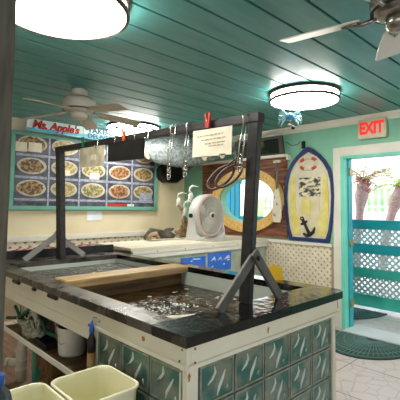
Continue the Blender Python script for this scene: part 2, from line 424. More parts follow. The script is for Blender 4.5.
struct(MB().box(1.0, XW, YW-.003, YW, .02, .98).build('trim_11', 'latback'))
# brown plank panel round the oval window
me = curve_shape([rect(3.06, 4.72, 1.03, 2.145), ell(OC[0], OC[1], ORY+.02, ORZ+.02, 48)], .02)
struct(place(me, 'trim_12', 'planks', (XW-.011, 0, 0), YA, ZA))
mb = MB()
for k in range(1, 8):
    z = 1.03+k*.139
    for a, c in ((3.062, 4.718),):
        r = 1-((z-OC[1])/(ORZ+.1))**2
        if r > 0:
            h = (ORY+.1)*math.sqrt(r); mb.box(XW-.0225, XW-.0205, a, OC[0]-h, z-.004, z+.004); mb.box(XW-.0225, XW-.0205, OC[0]+h, c, z-.004, z+.004)
        else: mb.box(XW-.0225, XW-.0205, a, c, z-.004, z+.004)
struct(mb.build('trim_13', 'dark'))
struct(MB().box(XW-.09, XW, 3.03, 4.72, 2.145, 2.185, .008).box(XW-.09, XW, 3.00, 3.03, 2.10, 2.175, .008).build('trim_14', 'trim'))
# oval window: ring frame and pane
me = curve_shape([ell(OC[0], OC[1], ORY+.13, ORZ+.14, 56), ell(OC[0], OC[1], ORY, ORZ, 56)], .05)
win = struct(place(me, 'window_1', 'ring', (XW-.047, 0, 0), YA, ZA))
mb = MB()
for i in range(12):
    a = 2*PI*i/12+.2; mb.blob((XW-.073, OC[0]+(ORY+.07)*math.cos(a), OC[1]+(ORZ+.08)*math.sin(a)), .009, sub=1)
struct(mb.build('bolt', 'bronze', win))

# ================================================================ PORCH AND OUTSIDE
def turq_panel(root, y0, y1, rows, X=5.8, z1=1.285):
    for a in (y0, y1-.07): MB().box(X-.03, X+.03, a, a+.07, .02, z1).build('stile', 'turq', root)
    for k, (a, c) in enumerate(rows): MB().box(X-.03, X+.03, y0+.07, y1-.07, a, c, .004).build('rail', 'turq' if k < 2 else 'turqgreen', root)
    for k in range(len(rows)-1):
        a, c = rows[k+1][1], rows[k][0]
        lattice(y0+.07, y1-.07, a, c, .062, .028, .014, (X-.005, 0, 0), YA, ZA, (1, 0, 0), 'lattice_panel', 'latgate', root)
rows = [(1.155, 1.285), (.80, .93), (.45, .58), (.03, .20)]
g = thing('porch_gate', (5.8, 1.8, 0), 'turquoise porch gate with three bands of diagonal lattice, seen through the doorway', 'gate')
turq_panel(g, 1.05, 2.78, rows)
g = thing('porch_railing', (5.8, 4, 0), 'turquoise lattice railing outside, glimpsed at the bottom of the oval window', 'railing')
turq_panel(g, 2.9, 4.9, rows)
g = thing('porch_shutter', (5.8, 5.4, 0), 'tall bright turquoise board shutter behind the left half of the oval window', 'shutter')
mb = MB()
for k in range(8): mb.box(5.78, 5.82, 4.93+k*.12, 5.04+k*.12, 0, 2.4, .006)
mb.build('board_panel', 'turqlight', g); MB().box(5.82, 5.85, 4.93, 5.88, 1.9, 2.0).box(5.82, 5.85, 4.93, 5.88, .4, .5).build('batten', 'turqlight', g)
# open door leaf folded back against outer wall
d1 = struct(MB().box(XW+.17, XW+.21, 2.30, 3.15, .03, DZ-.02, .003).build('door_1', 'turq'))
struct(MB().box(XW+.162, XW+.17, 2.45, 3.0, .3, .9).box(XW+.162, XW+.17, 2.45, 3.0, 1.1, 1.9).build('door_panel', 'aqua', d1))
for z in (.30, 1.03, 1.90):
    h = MB(); h.box(XW+.10, XW+.17, DY1-.068, DY1-.062, z-.045, z+.045); h.tube([(XW+.08, DY1-.068, z-.05), (XW+.08, DY1-.068, z+.05)], .009, 8)
    h.build('door_hinge', 'brass', d1)
# white picket fence on low wall
g = thing('picket_fence', (10.0, 2.6, 0), 'white picket fence standing on a low white wall beyond the door', 'fence')
MB().box(9.95, 10.15, .0, 7.5, -.02, 1.38).build('low_wall', 'fence', g)
MB().box(9.98, 10.02, .0, 7.5, 1.95, 2.0).box(9.98, 10.02, .0, 7.5, 1.48, 1.53).build('fence_rail', 'fence', g)
for k in range(46): MB().box(9.955, 9.98, .1+k*.16, .17+k*.16, 1.38, 2.1, .004).build('picket', 'fence', g)
# palms
def palm(x, y, lean, h, r, label, boot, nl, lm, seed):
    random.seed(seed); g = thing('palm_tree', (x, y, 0), label, 'palm tree', 'palms outside the door')
    pts, rad = [], []
    for i in range(15):
        t = i/14; pts.append((x+lean[0]*t*t, y+lean[1]*t*t, -.03+h*t)); rad.append(r*(1.15-.2*t)*(1+.06*(i % 2)) + (boot*max(0, 1-abs(t-.86)/.16)))
    MB().tube(pts, rad, 14).build('trunk', 'palm', g)
    top = Vector(pts[-1]); mb = MB()
    for k in range(40):
        a = random.random()*2*PI; z = -random.random()*.3
        p = top+Vector((0, 0, z)); q = p+Vector((math.cos(a)*.16, math.sin(a)*.16, .13)); mb.tube([p, (p+q)/2+Vector((0, 0, -.01)), q], [.03, .03, .005], 5)
    mb.build('boot', 'palmred', g)
    mb = MB()
    for k in range(nl):
        a = 2*PI*k/nl+random.random()*.4; el = .2+random.random()*1.0; L = .45+random.random()*.35; pr = []
        for i in range(7):
            t = i/6; rr = L*t*math.cos(el*(1-t*.4)); zz = L*t*math.sin(el)-.35*t*t*L
            pr.append(top+Vector((math.cos(a)*rr, math.sin(a)*rr, zz)))
        mb.tube(pr, .008, 5)
        sd = Vector((-math.sin(a), math.cos(a), 0))
        for i in range(1, 7):
            for s in (-1, 1):
                q = pr[i]+sd*s*.13*(1.1-i/8)+Vector((0, 0, -.05))+(pr[i]-pr[i-1])*.6; mb.tube([pr[i], (pr[i]+q)/2, q], [.006, .012, .002], 4)
    mb.build('fronds', lm, g)
palm(8.0, 3.66, (0.05, -.15), 2.05, .068, 'brown palm trunk with shaggy orange top close to the left door jamb', .07, 16, 'leaf2', 3)
palm(8.9, 3.50, (0.1, -.42), 1.98, .08, 'leaning palm with thick reddish boots and green fronds at the right of the doorway', .08, 14, 'leaf', 5)
random.seed(11)
mb = MB()
for k in range(26):
    mb.blob((12.5+random.random()*1.5, -2+k*.45, 1.0+random.random()*.6), .8, (1, 1, .9), 2, .5)
mb = tag(mb.build('hedge', 'grass'), 'pale sunlit green foliage behind the white picket fence', 'hedge', kind='stuff')
struct(MB().box(XW+.16, 6.5, -2, 7, 2.68, 2.74).build('unseen_porch_roof', 'fence'))  # unseen roof added to shade the patio near the door
# mats
def half_mat(cx, cy, a, bb, label, name='door_mat', z0=0):
    g = thing(name, (cx, cy, z0), label, 'door mat')
    n = 28; poly = [(-a*math.sin(PI*i/n), bb*math.cos(PI*i/n)) for i in range(n+1)]
    MB().prism(poly, .012, (cx, cy, z0), XA, YA, ZA).build('rubber_base', 'mat', g)
    mb = MB()
    for rr in (.95, .78, .6, .4):
        pts = [(cx-a*rr*math.sin(PI*i/n), cy+bb*rr*math.cos(PI*i/n), z0+.014) for i in range(n+1)]; mb.tube(pts, .006, 4)
    for k in range(1, 30):
        t = PI*k/30; mb.tube([(cx-a*.15*math.sin(t), cy+bb*.15*math.cos(t), z0+.014), (cx-a*.93*math.sin(t), cy+bb*.93*math.cos(t), z0+.014)], .006, 4)
    mb.build('tread_ridges', 'mat2', g)
half_mat(4.47, 1.86, .68, .47, 'dark green half-round rubber mat inside the doorway on the tile floor')
half_mat(5.75, 2.60, .68, .40, 'dark half-round mat outside, under the porch gate', z0=-.02)

# ================================================================ LAMPS AND CEILING FANS
def lamp(x, y, r, label):
    g = thing('ceiling_light', (x, y, ZC), label, 'ceiling light', 'round flush ceiling lights')
    T = Matrix.Translation((x, y, 0))
    MB().lathe([(r*.98, ZC-.001), (r*.985, ZC-.012), (r*.98, ZC-.02)], 56, T).build('base_plate', 'bronze', g)
    MB().lathe([(r*.97, ZC-.02), (r*.965, ZC-.075), (r*.93, ZC-.09), (r*.6, ZC-.10), (r*.02, ZC-.104)], 56, T).build('diffuser', 'diff', g)
    for z, rr in ((ZC-.08, r), (ZC-.016, r)):
        MB().lathe([(rr-.012, z-.011), (rr+.006, z-.009), (rr+.006, z+.009), (rr-.012, z+.011), (rr-.012, z-.011)], 56, T, cap=False).build('band', 'bronze', g)
    for k in range(6):
        a = k*PI/3+.35; p = Vector((x+math.cos(a)*r, y+math.sin(a)*r, 0)); MB().bar(p+Vector((0, 0, ZC-.07)), p+Vector((0, 0, ZC-.018)), .012, .006).build('strut', 'bronze', g)
lamp(3.27, 1.99, .325, 'round flush ceiling light near the exit sign, with two bronze bands')
lamp(.86, 1.96, .345, 'large overexposed round ceiling light at the top left, nearest the viewer')
lamp(3.05, 4.53, .36, 'farthest round ceiling light, partly behind the blade of the white ceiling fan')

def ceiling_fan(x, y, zb, r, angs, label, wm, bm_, droop, pitch, bw, motor=.13):
    g = thing('ceiling_fan', (x, y, ZC), label, 'ceiling fan')
    T = Matrix.Translation((x, y, 0))
    MB().lathe([(.075, ZC), (.075, ZC-.035), (.06, ZC-.06), (.03, ZC-.065)], 28, T).build('canopy', wm, g)
    MB().lathe([(.05, ZC-.06), (.05, zb+.12), (motor*.75, zb+.125), (motor, zb+.09), (motor, zb+.02), (motor*.85, zb-.005), (motor*.5, zb-.02)], 32, T).build('motor_housing', wm, g)
    MB().lathe([(motor*.985, zb+.012), (motor*.985, zb+.002), (motor*.93, zb+.002), (motor*.93, zb+.012), (motor*.985, zb+.012)], 32, T, cap=False).build('vent_band', 'dark', g)
    MB().lathe([(motor*.5, zb-.02), (motor*.5, zb-.06), (motor*.35, zb-.08), (.002, zb-.085)], 28, T).build('switch_housing', wm, g)
    for a in angs:
        a = math.radians(a); d = Vector((math.cos(a), math.sin(a), 0)); s = Vector((-d.y, d.x, 0))
        o = Vector((x, y, zb)); sp = math.cos(pitch)*s+Vector((0, 0, math.sin(pitch)))
        up_ = d.cross(sp)
        n = [(motor+.04, -bw*.36), (motor+.06, -bw*.42), (r*.7, -bw*.5), (r-.02, -bw*.5), (r, -bw*.42), (r, bw*.42), (r-.02, bw*.5), (r*.7, bw*.5), (motor+.06, bw*.42), (motor+.04, bw*.36)]
        dd = (d+Vector((0, 0, -droop))).normalized()
        bl = MB().prism(n, .006, o, dd, sp, up_).build('blade', bm_, g)
        ir = MB(); ir.tube([o+d*motor*.8, o+d*(motor+.03)+Vector((0, 0, -.012)), o+dd*(motor+.1)-up_*.004], [.012, .011, .009], 6)
        ir.tube([o+dd*(motor+.05)+sp*.03-up_*.004, o+dd*(motor+.13)-up_*.004, o+dd*(motor+.05)-sp*.03-up_*.004], .006, 5)
        sub(ir, 'blade_iron', wm, bl).matrix_parent_inverse = Matrix.Identity(4)
        bl.children[0].parent = bl; bl.children[0].matrix_parent_inverse = bl.matrix_parent_inverse.inverted() @ Matrix.Translation(-g.location)
    if wm == 'fanw':
        ch = MB(); ch.tube([(x+.05, y, zb-.07), (x+.05, y, zb-.25)], .002, 4); ch.blob((x+.05, y, zb-.26), .008, (1, 1, 1.6), 1); ch.build('pull_chain', 'brass', g)
ceiling_fan(1.72, 3.47, 2.35, .63, (121, 50, -10, -81, -155), 'white five-blade ceiling fan above the far end of the tank', 'fanw', 'fanblade', .085, -.20, .14, .155)
ceiling_fan(1.83, .62, 2.33, .56, (100, 26, -46, -118, 172), 'pale ceiling fan with nickel motor cut off by the top right corner', 'nickel', 'bladefar', .0, -.26, .14)

# ================================================================ EXIT SIGN
g = thing('exit_sign', (4.55, 1.885, 2.38), 'lit white EXIT sign with red letters above the doorway', 'exit sign')
MB().box(4.54, 4.598, 1.72, 2.045, 2.265, 2.495, .008).build('housing', 'exitbody', g)
MB().box(4.555, 4.6, 1.80, 1.97, 2.495, 2.515, .003).build('mount', 'exitbody', g)
place(text_mesh('EXIT', .19, .003, .008, 1.0, 0, .72), 'letters', 'exitred', (4.537, 1.885, 2.38), RY, ZA, g)

# ================================================================ MENU WALL: BOARD, SIGN
g = thing('menu_board', (2.86, YW, 1.9), 'wide green-framed menu board with fifteen photographs of seafood plates', 'menu board')
bx0, bx1, bz0, bz1 = 1.66, 3.97, 1.385, 2.395
YB = YW-.03
MB().box(bx0+.03, bx1-.03, YB, YB+.02, bz0+.03, bz1-.03).build('panel', 'menubg', g)
mb = MB(); t = .055
mb.box(bx0, bx1, YB-.02, YW, bz0, bz0+t, .006).box(bx0, bx1, YB-.02, YW, bz1-t, bz1, .006)
mb.box(bx0, bx0+t, YB-.02, YW, bz0+t, bz1-t, .006).box(bx1-t, bx1, YB-.02, YW, bz0+t, bz1-t, .006)
mb.build('frame', 'menuframe', g)
cw = (bx1-bx0-2*t)/5; rh = (bz1-bz0-2*t-.04)/3
for c in range(1, 5): MB().box(bx0+t+cw*c-.012, bx0+t+cw*c+.012, YB-.006, YB, bz0+t, bz1-t).build('divider', 'label', g)
k = 0
for r in range(3):
    for c in range(5):
        cx = bx0+t+cw*(c+.5); cz = bz0+t+.05+rh*(r+.52)
        pl = MB().prism(ell(cx, cz+.03, cw*.43, rh*.37), .004, (0, YB-.002, 0), XA, ZA, (0, -1, 0)).build('plate_picture', 'plate', g)
        fm = MB(); f = FOODS[k % 8]
        random.seed(k+40)
        fm.prism([(cx+(cw*.38+random.uniform(-.025, .012))*math.cos(a*PI/12), cz+.03+(rh*.31+random.uniform(-.015, .01))*math.sin(a*PI/12)) for a in range(24)], .006, (0, YB-.003, 0), XA, ZA, (0, -1, 0))
        fo = fm.build('food_picture', 'food%d' % ((k*3+r) % 8)); fo.parent = pl
        fo.matrix_parent_inverse = pl.matrix_parent_inverse.inverted() @ Matrix.Translation(-g.location)
        MB().box(cx-cw*.46, cx+cw*.46, YB-.004, YB, cz-rh*.47, cz-rh*.36).build('caption_strip', 'label', g); k += 1
MB().box(3.05, 3.38, YB-.006, YB, bz0+.06, bz0+.095).build('price_strip', 'red', g)
MB().box(3.40, 3.52, YB-.006, YB, bz0+.06, bz0+.095).build('price_strip', 'signwhite', g)
for q in ((1.72, 1.86, 2.13, 2.25), (1.88, 2.05, 2.14, 2.26), (2.32, 2.45, 1.86, 1.93), (2.75, 2.9, 1.83, 1.92)): MB().box(q[0], q[1], YB-.012, YB, q[2], q[3]).build('price_sticker', 'paper', g)
MB().box(3.62, 3.86, YB-.014, YB-.004, 1.5, 1.66).build('price_sticker', 'label', g)
# shop sign
g = thing('shop_sign', (2.6, 5.02, 2.46), 'long pale blue shop sign with red hand lettering above the menu board', 'sign')
sx0, sx1, sz0, sz1, SY = 1.80, 3.55, 2.385, 2.545, 5.03
MB().box(sx0, sx1, SY, SY+.02, sz0, sz1, .002).build('panel', 'signwhite', g)
MB().prism([(sx0, sz0), (sx1, sz0), (sx1, sz0+.085), (sx0+.9, sz0+.06), (sx0+.3, sz0+.05), (sx0, sz0+.04)], .002, (0, SY, 0), XA, ZA, (0, -1, 0)).build('wave_band', 'signblue', g)
place(text_mesh("Ms. Apple's", .145, .002, .005, .95, .25, 1.0), 'shop_name', 'redsign', (2.18, SY-.005, 2.475), XA, ZA, g)
place(text_mesh("TAKE-OUT", .10, .002, .003, 1.0, 0, 1.2), 'lettering', 'signdark', (2.92, SY-.005, 2.505), XA, ZA, g)
place(text_mesh("DELIVERY", .09, .002, .003, 1.0, 0, 1.2), 'lettering', 'signdark', (2.86, SY-.005, 2.425), XA, ZA, g)
for x in (1.95, 3.3): MB().tube([(x, SY+.01, 2.53), (x, SY+.04, 2.56)], .003, 4).build('hanger', 'chrome', g)
tag(MB().box(2.74, 2.98, YW-.008, YW, 1.235, 1.375, .002).build('paper_notice', 'fence'), 'small blank white notice taped under the menu board', 'notice')
# octagonal speaker
g = thing('wall_speaker', (4.15, 5.0, 2.0), 'black octagonal speaker in the corner right of the menu board', 'speaker')
pl = [(.26*math.cos(PI/8+k*PI/4), .165*math.sin(PI/8+k*PI/4)) for k in range(8)]
MB().prism(pl, .17, (4.18, 5.19, 2.0), XA, ZA, (0, -1, 0)).build('cabinet', 'dark', g)
MB().prism([(x*.82, y*.82) for x, y in pl], .012, (4.18, 5.02, 2.0), XA, ZA, (0, -1, 0)).build('grille', 'black', g)

# mounted fish across the corner
g = thing('mounted_fish', (4.0, 4.5, 2.3), 'big silver-grey mottled mounted fish hung across the corner behind the paper note', 'mounted fish')
A, B = Vector((3.50, 4.98, 2.34)), Vector((4.50, 3.95, 2.33)); D = (B-A).normalized(); Sd = Vector((-D.y, D.x, 0))
prof = [(-.02, .03, .02), (.05, .14, .08), (.18, .21, .11), (.4, .24, .13), (.6, .22, .12), (.78, .15, .08), (.9, .08, .04), (1, .035, .02)]
mb = MB(); rings = []
L = (B-A).length
for t, h, wd in prof:
    c = A+D*L*t+Vector((0, 0, -.05*math.sin(PI*max(0, t)))); rings.append([mb.bm.verts.new(c+Sd*wd*math.cos(2*PI*j/16)+Vector((0, 0, h*math.sin(2*PI*j/16)))) for j in range(16)])
for i in range(len(rings)-1):
    for j in range(16): mb.bm.faces.new((rings[i][j], rings[i][(j+1) % 16], rings[i+1][(j+1) % 16], rings[i+1][j])).smooth = True
mb.bm.faces.new(rings[0][::-1]); mb.bm.faces.new(rings[-1]); mb.build('body', 'fish', g)
tl = [(0, -.03), (.12, -.22), (.17, -.26), (.14, -.1), (.12, 0), (.15, .12), (.2, .26), (.13, .2), (0, .04)]
MB().prism(tl, .015, B-D*.03, D, ZA, Sd).build('tail_fin', 'fish', g)
MB().prism([(0, 0), (.12, 0), (.03, -.12), (-.05, -.15)], .012, A+D*.75+Vector((0, 0, -.20)), D, ZA, Sd).build('belly_fin', 'dark', g)
MB().prism([(0, 0), (.2, 0), (.03, .14), (-.05, .15)], .012, A+D*.55+Vector((0, 0, .16)), D, ZA, Sd).build('back_fin', 'fish', g)
mb = MB()
arc = [(A-D*.02+Vector((0, 0, .02))+D*.17*(1-math.cos(a))-Sd*(.0+.1*math.sin(a))+Vector((0, 0, .20-.40*i/14))) for i, a in enumerate([PI/2*k/14 for k in range(15)])]
mb.tube(arc, [.02+.03*math.sin(PI*k/14) for k in range(15)], 8); mb.build('jaw', 'fishpale', g)
for q in (.25, .8): MB().tube([A+D*L*q+Vector((0, 0, .12)), A+D*L*q+Vector((0, 0, ZC-2.34))], .002, 4).build('hanging_wire', 'chrome', g)

# right wall objects --------------------------------------------------
g = thing('television', (4.5, 3.4, 2.3), 'grey-framed television tilted down from the wall above the oval window', 'television')
TM = Matrix.Translation((4.52, 3.50, 2.31)) @ Matrix.Rotation(math.radians(-12), 4, 'Y')
MB().box(-.02, .02, -.43, .43, -.135, .135, .01, TM).build('frame', 'tvframe', g)
MB().box(-.023, -.0195, -.36, .36, -.10, .10, 0, TM).build('screen', 'screen', g)
MB().box(4.52, 4.6, 3.45, 3.55, 2.27, 2.35).build('bracket', 'dark', g)
mb = MB().tube([(4.55, 3.05, 2.35), (4.57, 2.98, 2.30), (4.585, 2.9, 2.30), (4.585, 2.85, 2.34)], .004, 5)
tag(mb.build('power_cord', 'dark'), 'thin dark cord curling on the green wall right of the television', 'cord')
g = thing('wall_hook', (4.59, 2.80, 2.28), 'small black bracket on the green wall above the boat-shaped board', 'hook')
MB().box(4.575, 4.6, 2.78, 2.83, 2.24, 2.34, .006).build('plate', 'dark', g); MB().tube([(4.575, 2.805, 2.26), (4.55, 2.805, 2.25), (4.55, 2.805, 2.29)], .006, 6).build('prong', 'dark', g)

# decorative oar
g = thing('wooden_oar', (4.50, 3.16, 1.7), 'white and brown decorative oar hanging upright between oval window and boat-shaped board', 'oar')
yy = 3.165
MB().tube([(4.50, yy, 1.70), (4.50, yy, 2.07)], .018, 10).build('shaft', 'handle', g)
MB().bar((4.50, yy-.06, 2.085), (4.50, yy+.06, 2.085), .035, .035, bev=.008).build('grip', 'board', g)
MB().prism([(-.02, .47), (-.05, .38), (-.07, .25), (-.07, .06), (-.05, 0), (.05, 0), (.07, .06), (.07, .25), (.05, .38), (.02, .47)], .02, (4.51, yy, 1.25), RY, ZA, (-1, 0, 0)).build('blade', 'board', g)
for i, z in enumerate((1.35, 1.50, 1.60)):
    MB().tube([(4.495, yy+(.02*(-1)**i), z), (4.465, yy+(.02*(-1)**i), z-.01), (4.45, yy+(.02*(-1)**i), z+.025)], .006, 6).build('peg', 'brass', g)
for i, (y_, z_) in enumerate(((3.085, 1.72), (3.08, 1.50), (4.55, 1.75), (4.62, 1.5), (3.25, 1.9), (4.45, 2.02))):
    h = MB(); h.tube([(4.578, y_, z_), (4.54, y_, z_-.01), (4.525, y_-.02, z_+.02)], .008, 6)
    tag(h.build('coat_peg', 'brass'), 'small pale peg on the brown planks, %s' % ('right of the oar blade, upper', 'right of the oar blade, lower', 'left of the oval window, upper', 'left of the oval window, lower', 'just above right rim of the oval window', 'high up at the left of the planks')[i], 'peg', 'pegs on the brown planks')

# boat-shaped mirror board: outline in (s = towards camera-right from Y=2.72, z)
g = thing('boat_shaped_board', (4.58, 2.72, 1.6), 'boat-shaped white wall board with navy border, life rings and anchor', 'wall decoration')
half = [(0, 2.255), (.08, 2.215), (.17, 2.145), (.25, 2.06), (.315, 1.95), (.35, 1.80), (.36, 1.6), (.35, 1.4), (.32, 1.18), (.29, 1.02)]
out = [(s, z) for s, z in half] + [(-s, z) for s, z in half[::-1][:-1]]
inn = [(0, 2.19)] + [(s-.036, z-.03*(1 if i < 4 else 0)) for i, (s, z) in enumerate(half[2:-1])] + [(.245, 1.065)]
inn = inn + [(-s, z) for s, z in inn[::-1][:-1]]
Y2 = 2.725
MB().prism(out, .02, (4.60, Y2, 0), RY, ZA, (-1, 0, 0)).build('backing', 'board', g)
place(curve_shape([out, inn], .03), 'border', 'navy', (4.573, Y2, 0), RY, ZA, g)
MB().prism(rect(-.14, .17, 1.60, 1.85), .006, (4.58, Y2, 0), RY, ZA, (-1, 0, 0)).build('picture', 'photo', g)
MB().prism(rect(-.15, .16, 1.12, 1.6), .004, (4.58, Y2, 0), RY, ZA, (-1, 0, 0)).build('lower_picture', 'photo2', g)
for s in (-1, 1):
    MB().prism([(s*.255, 1.88), (s*.205, 1.88), (s*.19, 1.45), (s*.13, 1.3), (s*.12, 1.09), (s*.245, 1.09), (s*.275, 1.3), (s*.285, 1.6)], .006, (4.58, Y2, 0), RY, ZA, (-1, 0, 0)).build('side_stripe', 'yellow', g)
for (cx, cz) in ((-.0, 2.03),):
    lr = MB()
    lr.loop([(4.575, Y2-.125*math.cos(a*PI/14), cz+.075*math.sin(a*PI/14)) for a in range(28)], .017)
    L1 = lr.build('life_ring', 'board', g)
    q = MB()
    for kk in range(4):
        a0 = PI/4+kk*PI/2
        q.tube([(4.575, Y2-.125*math.cos(a0+j*.08), cz+.075*math.sin(a0+j*.08)) for j in range(-4, 5)], .021, 8)
    qq = q.build('ring_bands', 'orange'); qq.parent = L1; qq.matrix_parent_inverse = L1.matrix_parent_inverse.inverted() @ Matrix.Translation(-g.location)
an = MB(); ac = Vector((4.568, Y2+.02, 1.195))
def ap(s, z): return ac+Vector((0, -s*.85, z*.8))
an.tube([ap(-.07, .12), ap(.04, -.10)], .02, 6); an.tube([ap(-.10, .05), ap(.0, .105)], .015, 6)
an.tube([ap(-.06, -.10), ap(-.01, -.13), ap(.05, -.11), ap(.11, -.06), ap(.13, .01)], [.018, .022, .024, .02, .012], 6)
an.loop([ap(-.085+.025*math.cos(a), .145+.025*math.sin(a)) for a in [k*PI/6 for k in range(12)]], .008)
an.build('anchor', 'dark', g)
MB().prism(rect(-.10, .03, 1.38, 1.56), .008, (4.578, Y2, 0), RY, ZA, (-1, 0, 0)).build('emblem_card', 'yellow', g)

# crab ornament
g = thing('glass_crab_ornament', (3.0, 1.97, 2.25), 'blue and clear glass crab ornament hanging beside the round ceiling light', 'ornament')
cx, cy, cz = 3.0, 1.97, 2.265
MB().tube([(cx-.02, cy, cz+.03), (cx-.03, cy, ZC-.0)], .0015, 4).build('string', 'net', g)
ax = Vector((.72, -.69, 0)); 
MB().blob((cx, cy, cz), .05, (1, 1, .75), 2, .2).build('shell', 'glassblue', g)
for s in (-1, 1):
    for i in range(4):
        a = -.9+i*.5
        p = Vector((cx, cy, cz))+ax*s*.035; e = p+ax*s*.06*math.cos(a)+Vector((0, 0, .075*math.sin(a))); f = e+ax*s*.012+Vector((0, 0, -.035))
        MB().tube([p, e, f], [.012, .010, .004], 6).build('leg', 'glasspale', g)
    p = Vector((cx, cy, cz))+ax*s*.03+Vector((0, 0, .02)); e = p+ax*s*.05+Vector((0, 0, .04))
    MB().tube([p, e, e-ax*s*.025+Vector((0, 0, .025))], [.012, .016, .006], 6).build('claw', 'glasspale', g)
MB().blob((cx+.02, cy-.02, cz-.095), .018, sub=2).build('bead', 'dark', g)
MB().blob((cx-.005, cy, cz-.07), .014, sub=1).build('bead', 'pinkband', g)
MB().tube([(cx, cy, cz-.03), (cx+.02, cy-.02, cz-.09)], .0015, 4).build('string', 'net', g)

# ================================================================ WHITE COUNTER IN THE CORNER
g = thing('white_counter', (3.45, 3.7, 0), 'long white boxed counter in the corner carrying the round fan', 'counter')
CX0 = 2.30
MB().box(CX0, 4.56, 3.40, 4.10, 0.02, .95).build('body', 'marble', g)
MB().box(CX0-.02, 4.56, 3.38, 4.12, .99, 1.02, .005).build('top', 'white', g)
MB().box(CX0-.01, 4.56, 3.36, 3.40, .955, .99, .004).box(CX0-.01, 4.56, 3.372, 3.40, .905, .953, .004).build('fascia', 'trim', g)
mb = MB()
for x in (2.6, 3.0, 3.45, 3.9, 4.3): mb.blob((x, 3.359, .973), .007, sub=1)
mb.build('screw', 'bronze', g)
MB().box(2.97, 3.36, 3.394, 3.401, .64, .862).box(3.40, 3.82, 3.394, 3.401, .66, .885).build('printed_label', 'blue', g)
random.seed(5); mb = MB()
for k in range(16):
    x = 2.99+random.random()*.78; z = .70+random.random()*.14; wv = .02+random.random()*.05
    if 3.35 < x+wv and x < 3.41: continue
    mb.box(x, x+wv, 3.391, 3.395, z, z+.012)
for k in range(3): mb.tube([(3.45+k*.12, 3.393, .79), (3.5+k*.12, 3.393, .82), (3.53+k*.12, 3.393, .78)], [.004, .012, .003], 5)
mb.build('label_print', 'signwhite', g)

# floor fan on counter
g = thing('round_fan', (3.70, 3.75, 1.02), 'grey-white round drum fan standing on the white counter', 'fan')
fc = Vector((3.715, 3.70, 1.337)); FM = Matrix.Translation(fc) @ Matrix.Rotation(PI/2, 4, 'X')    # local z -> -Y
def FT(m): return Matrix.Translation(fc) @ Matrix.Rotation(math.radians(6), 4, 'Z') @ Matrix.Rotation(PI/2, 4, 'X') @ m
I4 = Matrix.Identity(4); R0 = .283
MB().lathe([(R0-.05, -.14), (R0-.01, -.12), (R0, -.05), (R0, .02), (R0-.015, .045), (R0-.03, .05), (R0-.035, .03), (R0-.035, -.10), (R0-.06, -.12), (R0-.05, -.14)], 48, FT(I4), cap=False).build('drum', 'plastic', g)
MB().lathe([(R0-.006, .036), (R0-.014, .05), (R0-.03, .053), (R0-.022, .038)], 48, FT(I4), cap=False).build('rim_band', 'pinkband', g)
MB().lathe([(R0-.04, -.10), (.0, -.105)], 48, FT(I4)).build('rear_grille', 'fandark', g)
mb = MB()
for k in range(40):
    a = 2*PI*k/40; pts = []
    for i in range(7):
        t = i/6; r = .05+(R0-.085)*t; aa = a+.55*t; pts.append(FT(I4) @ Vector((r*math.cos(aa), r*math.sin(aa), .048-.012*(1-t)+.01*math.sin(PI*t))))
    mb.tube(pts, .0045, 4)
for r in (.10, .16, .21): mb.loop([FT(I4) @ Vector((r*math.cos(j*PI/18), r*math.sin(j*PI/18), .05)) for j in range(36)], .003, 4)
mb.build('front_grille', 'grille', g)
MB().lathe([(.05, .035), (.05, .055), (.042, .062), (.028, .064)], 28, FT(I4)).build('hub_ring', 'grille', g)
MB().lathe([(.028, .060), (.026, .070), (.001, .072)], 24, FT(I4)).build('badge', 'dark', g)
for k in range(3):
    a = k*2*PI/3+.4; pr = []
    MB().prism([(.03, -.03), (.12, -.075), (.21, -.06), (.225, .03), (.15, .06), (.03, .03)], .006, FT(I4) @ Vector((0, 0, -.03)), FT(I4).to_3x3() @ Vector((math.cos(a), math.sin(a), 0)), FT(I4).to_3x3() @ Vector((-math.sin(a), math.cos(a), .3)).normalized(), FT(I4).to_3x3() @ Vector((0, 0, 1))).build('fan_blade', 'plastic', g)
for s in (-1, 1):
    rt3 = FT(I4).to_3x3() @ Vector((1, 0, 0)); bk = FT(I4).to_3x3() @ Vector((0, 0, -1))
    p = fc+rt3*s*(R0+.018)
    MB().prism([(-.09, -.30), (.09, -.30), (.03, .03), (-.03, .03)], .018, p-rt3*.009+bk*.04, bk, ZA, rt3).build('stand_arm', 'plastic', g)
    MB().lathe([(.028, -.012), (.028, .012)], 20, Matrix.Translation(p+rt3*s*.016+bk*.04) @ Matrix.Rotation(PI/2, 4, 'Y')).build('knob', 'dark', g)
mb = MB(); rt3 = FT(I4).to_3x3() @ Vector((1, 0, 0)); nn = FT(I4).to_3x3() @ Vector((0, 0, 1))
mb.prism([(-R0-.028, -.295), (R0+.028, -.295), (R0+.02, -.20), (R0-.05, -.24), (.1, -.285), (-.1, -.285), (-R0+.05, -.24), (-R0-.02, -.20)], .16, fc-nn*.12-Vector((0, 0, .02)), rt3, ZA, nn)
mb.build('base', 'plastic', g)

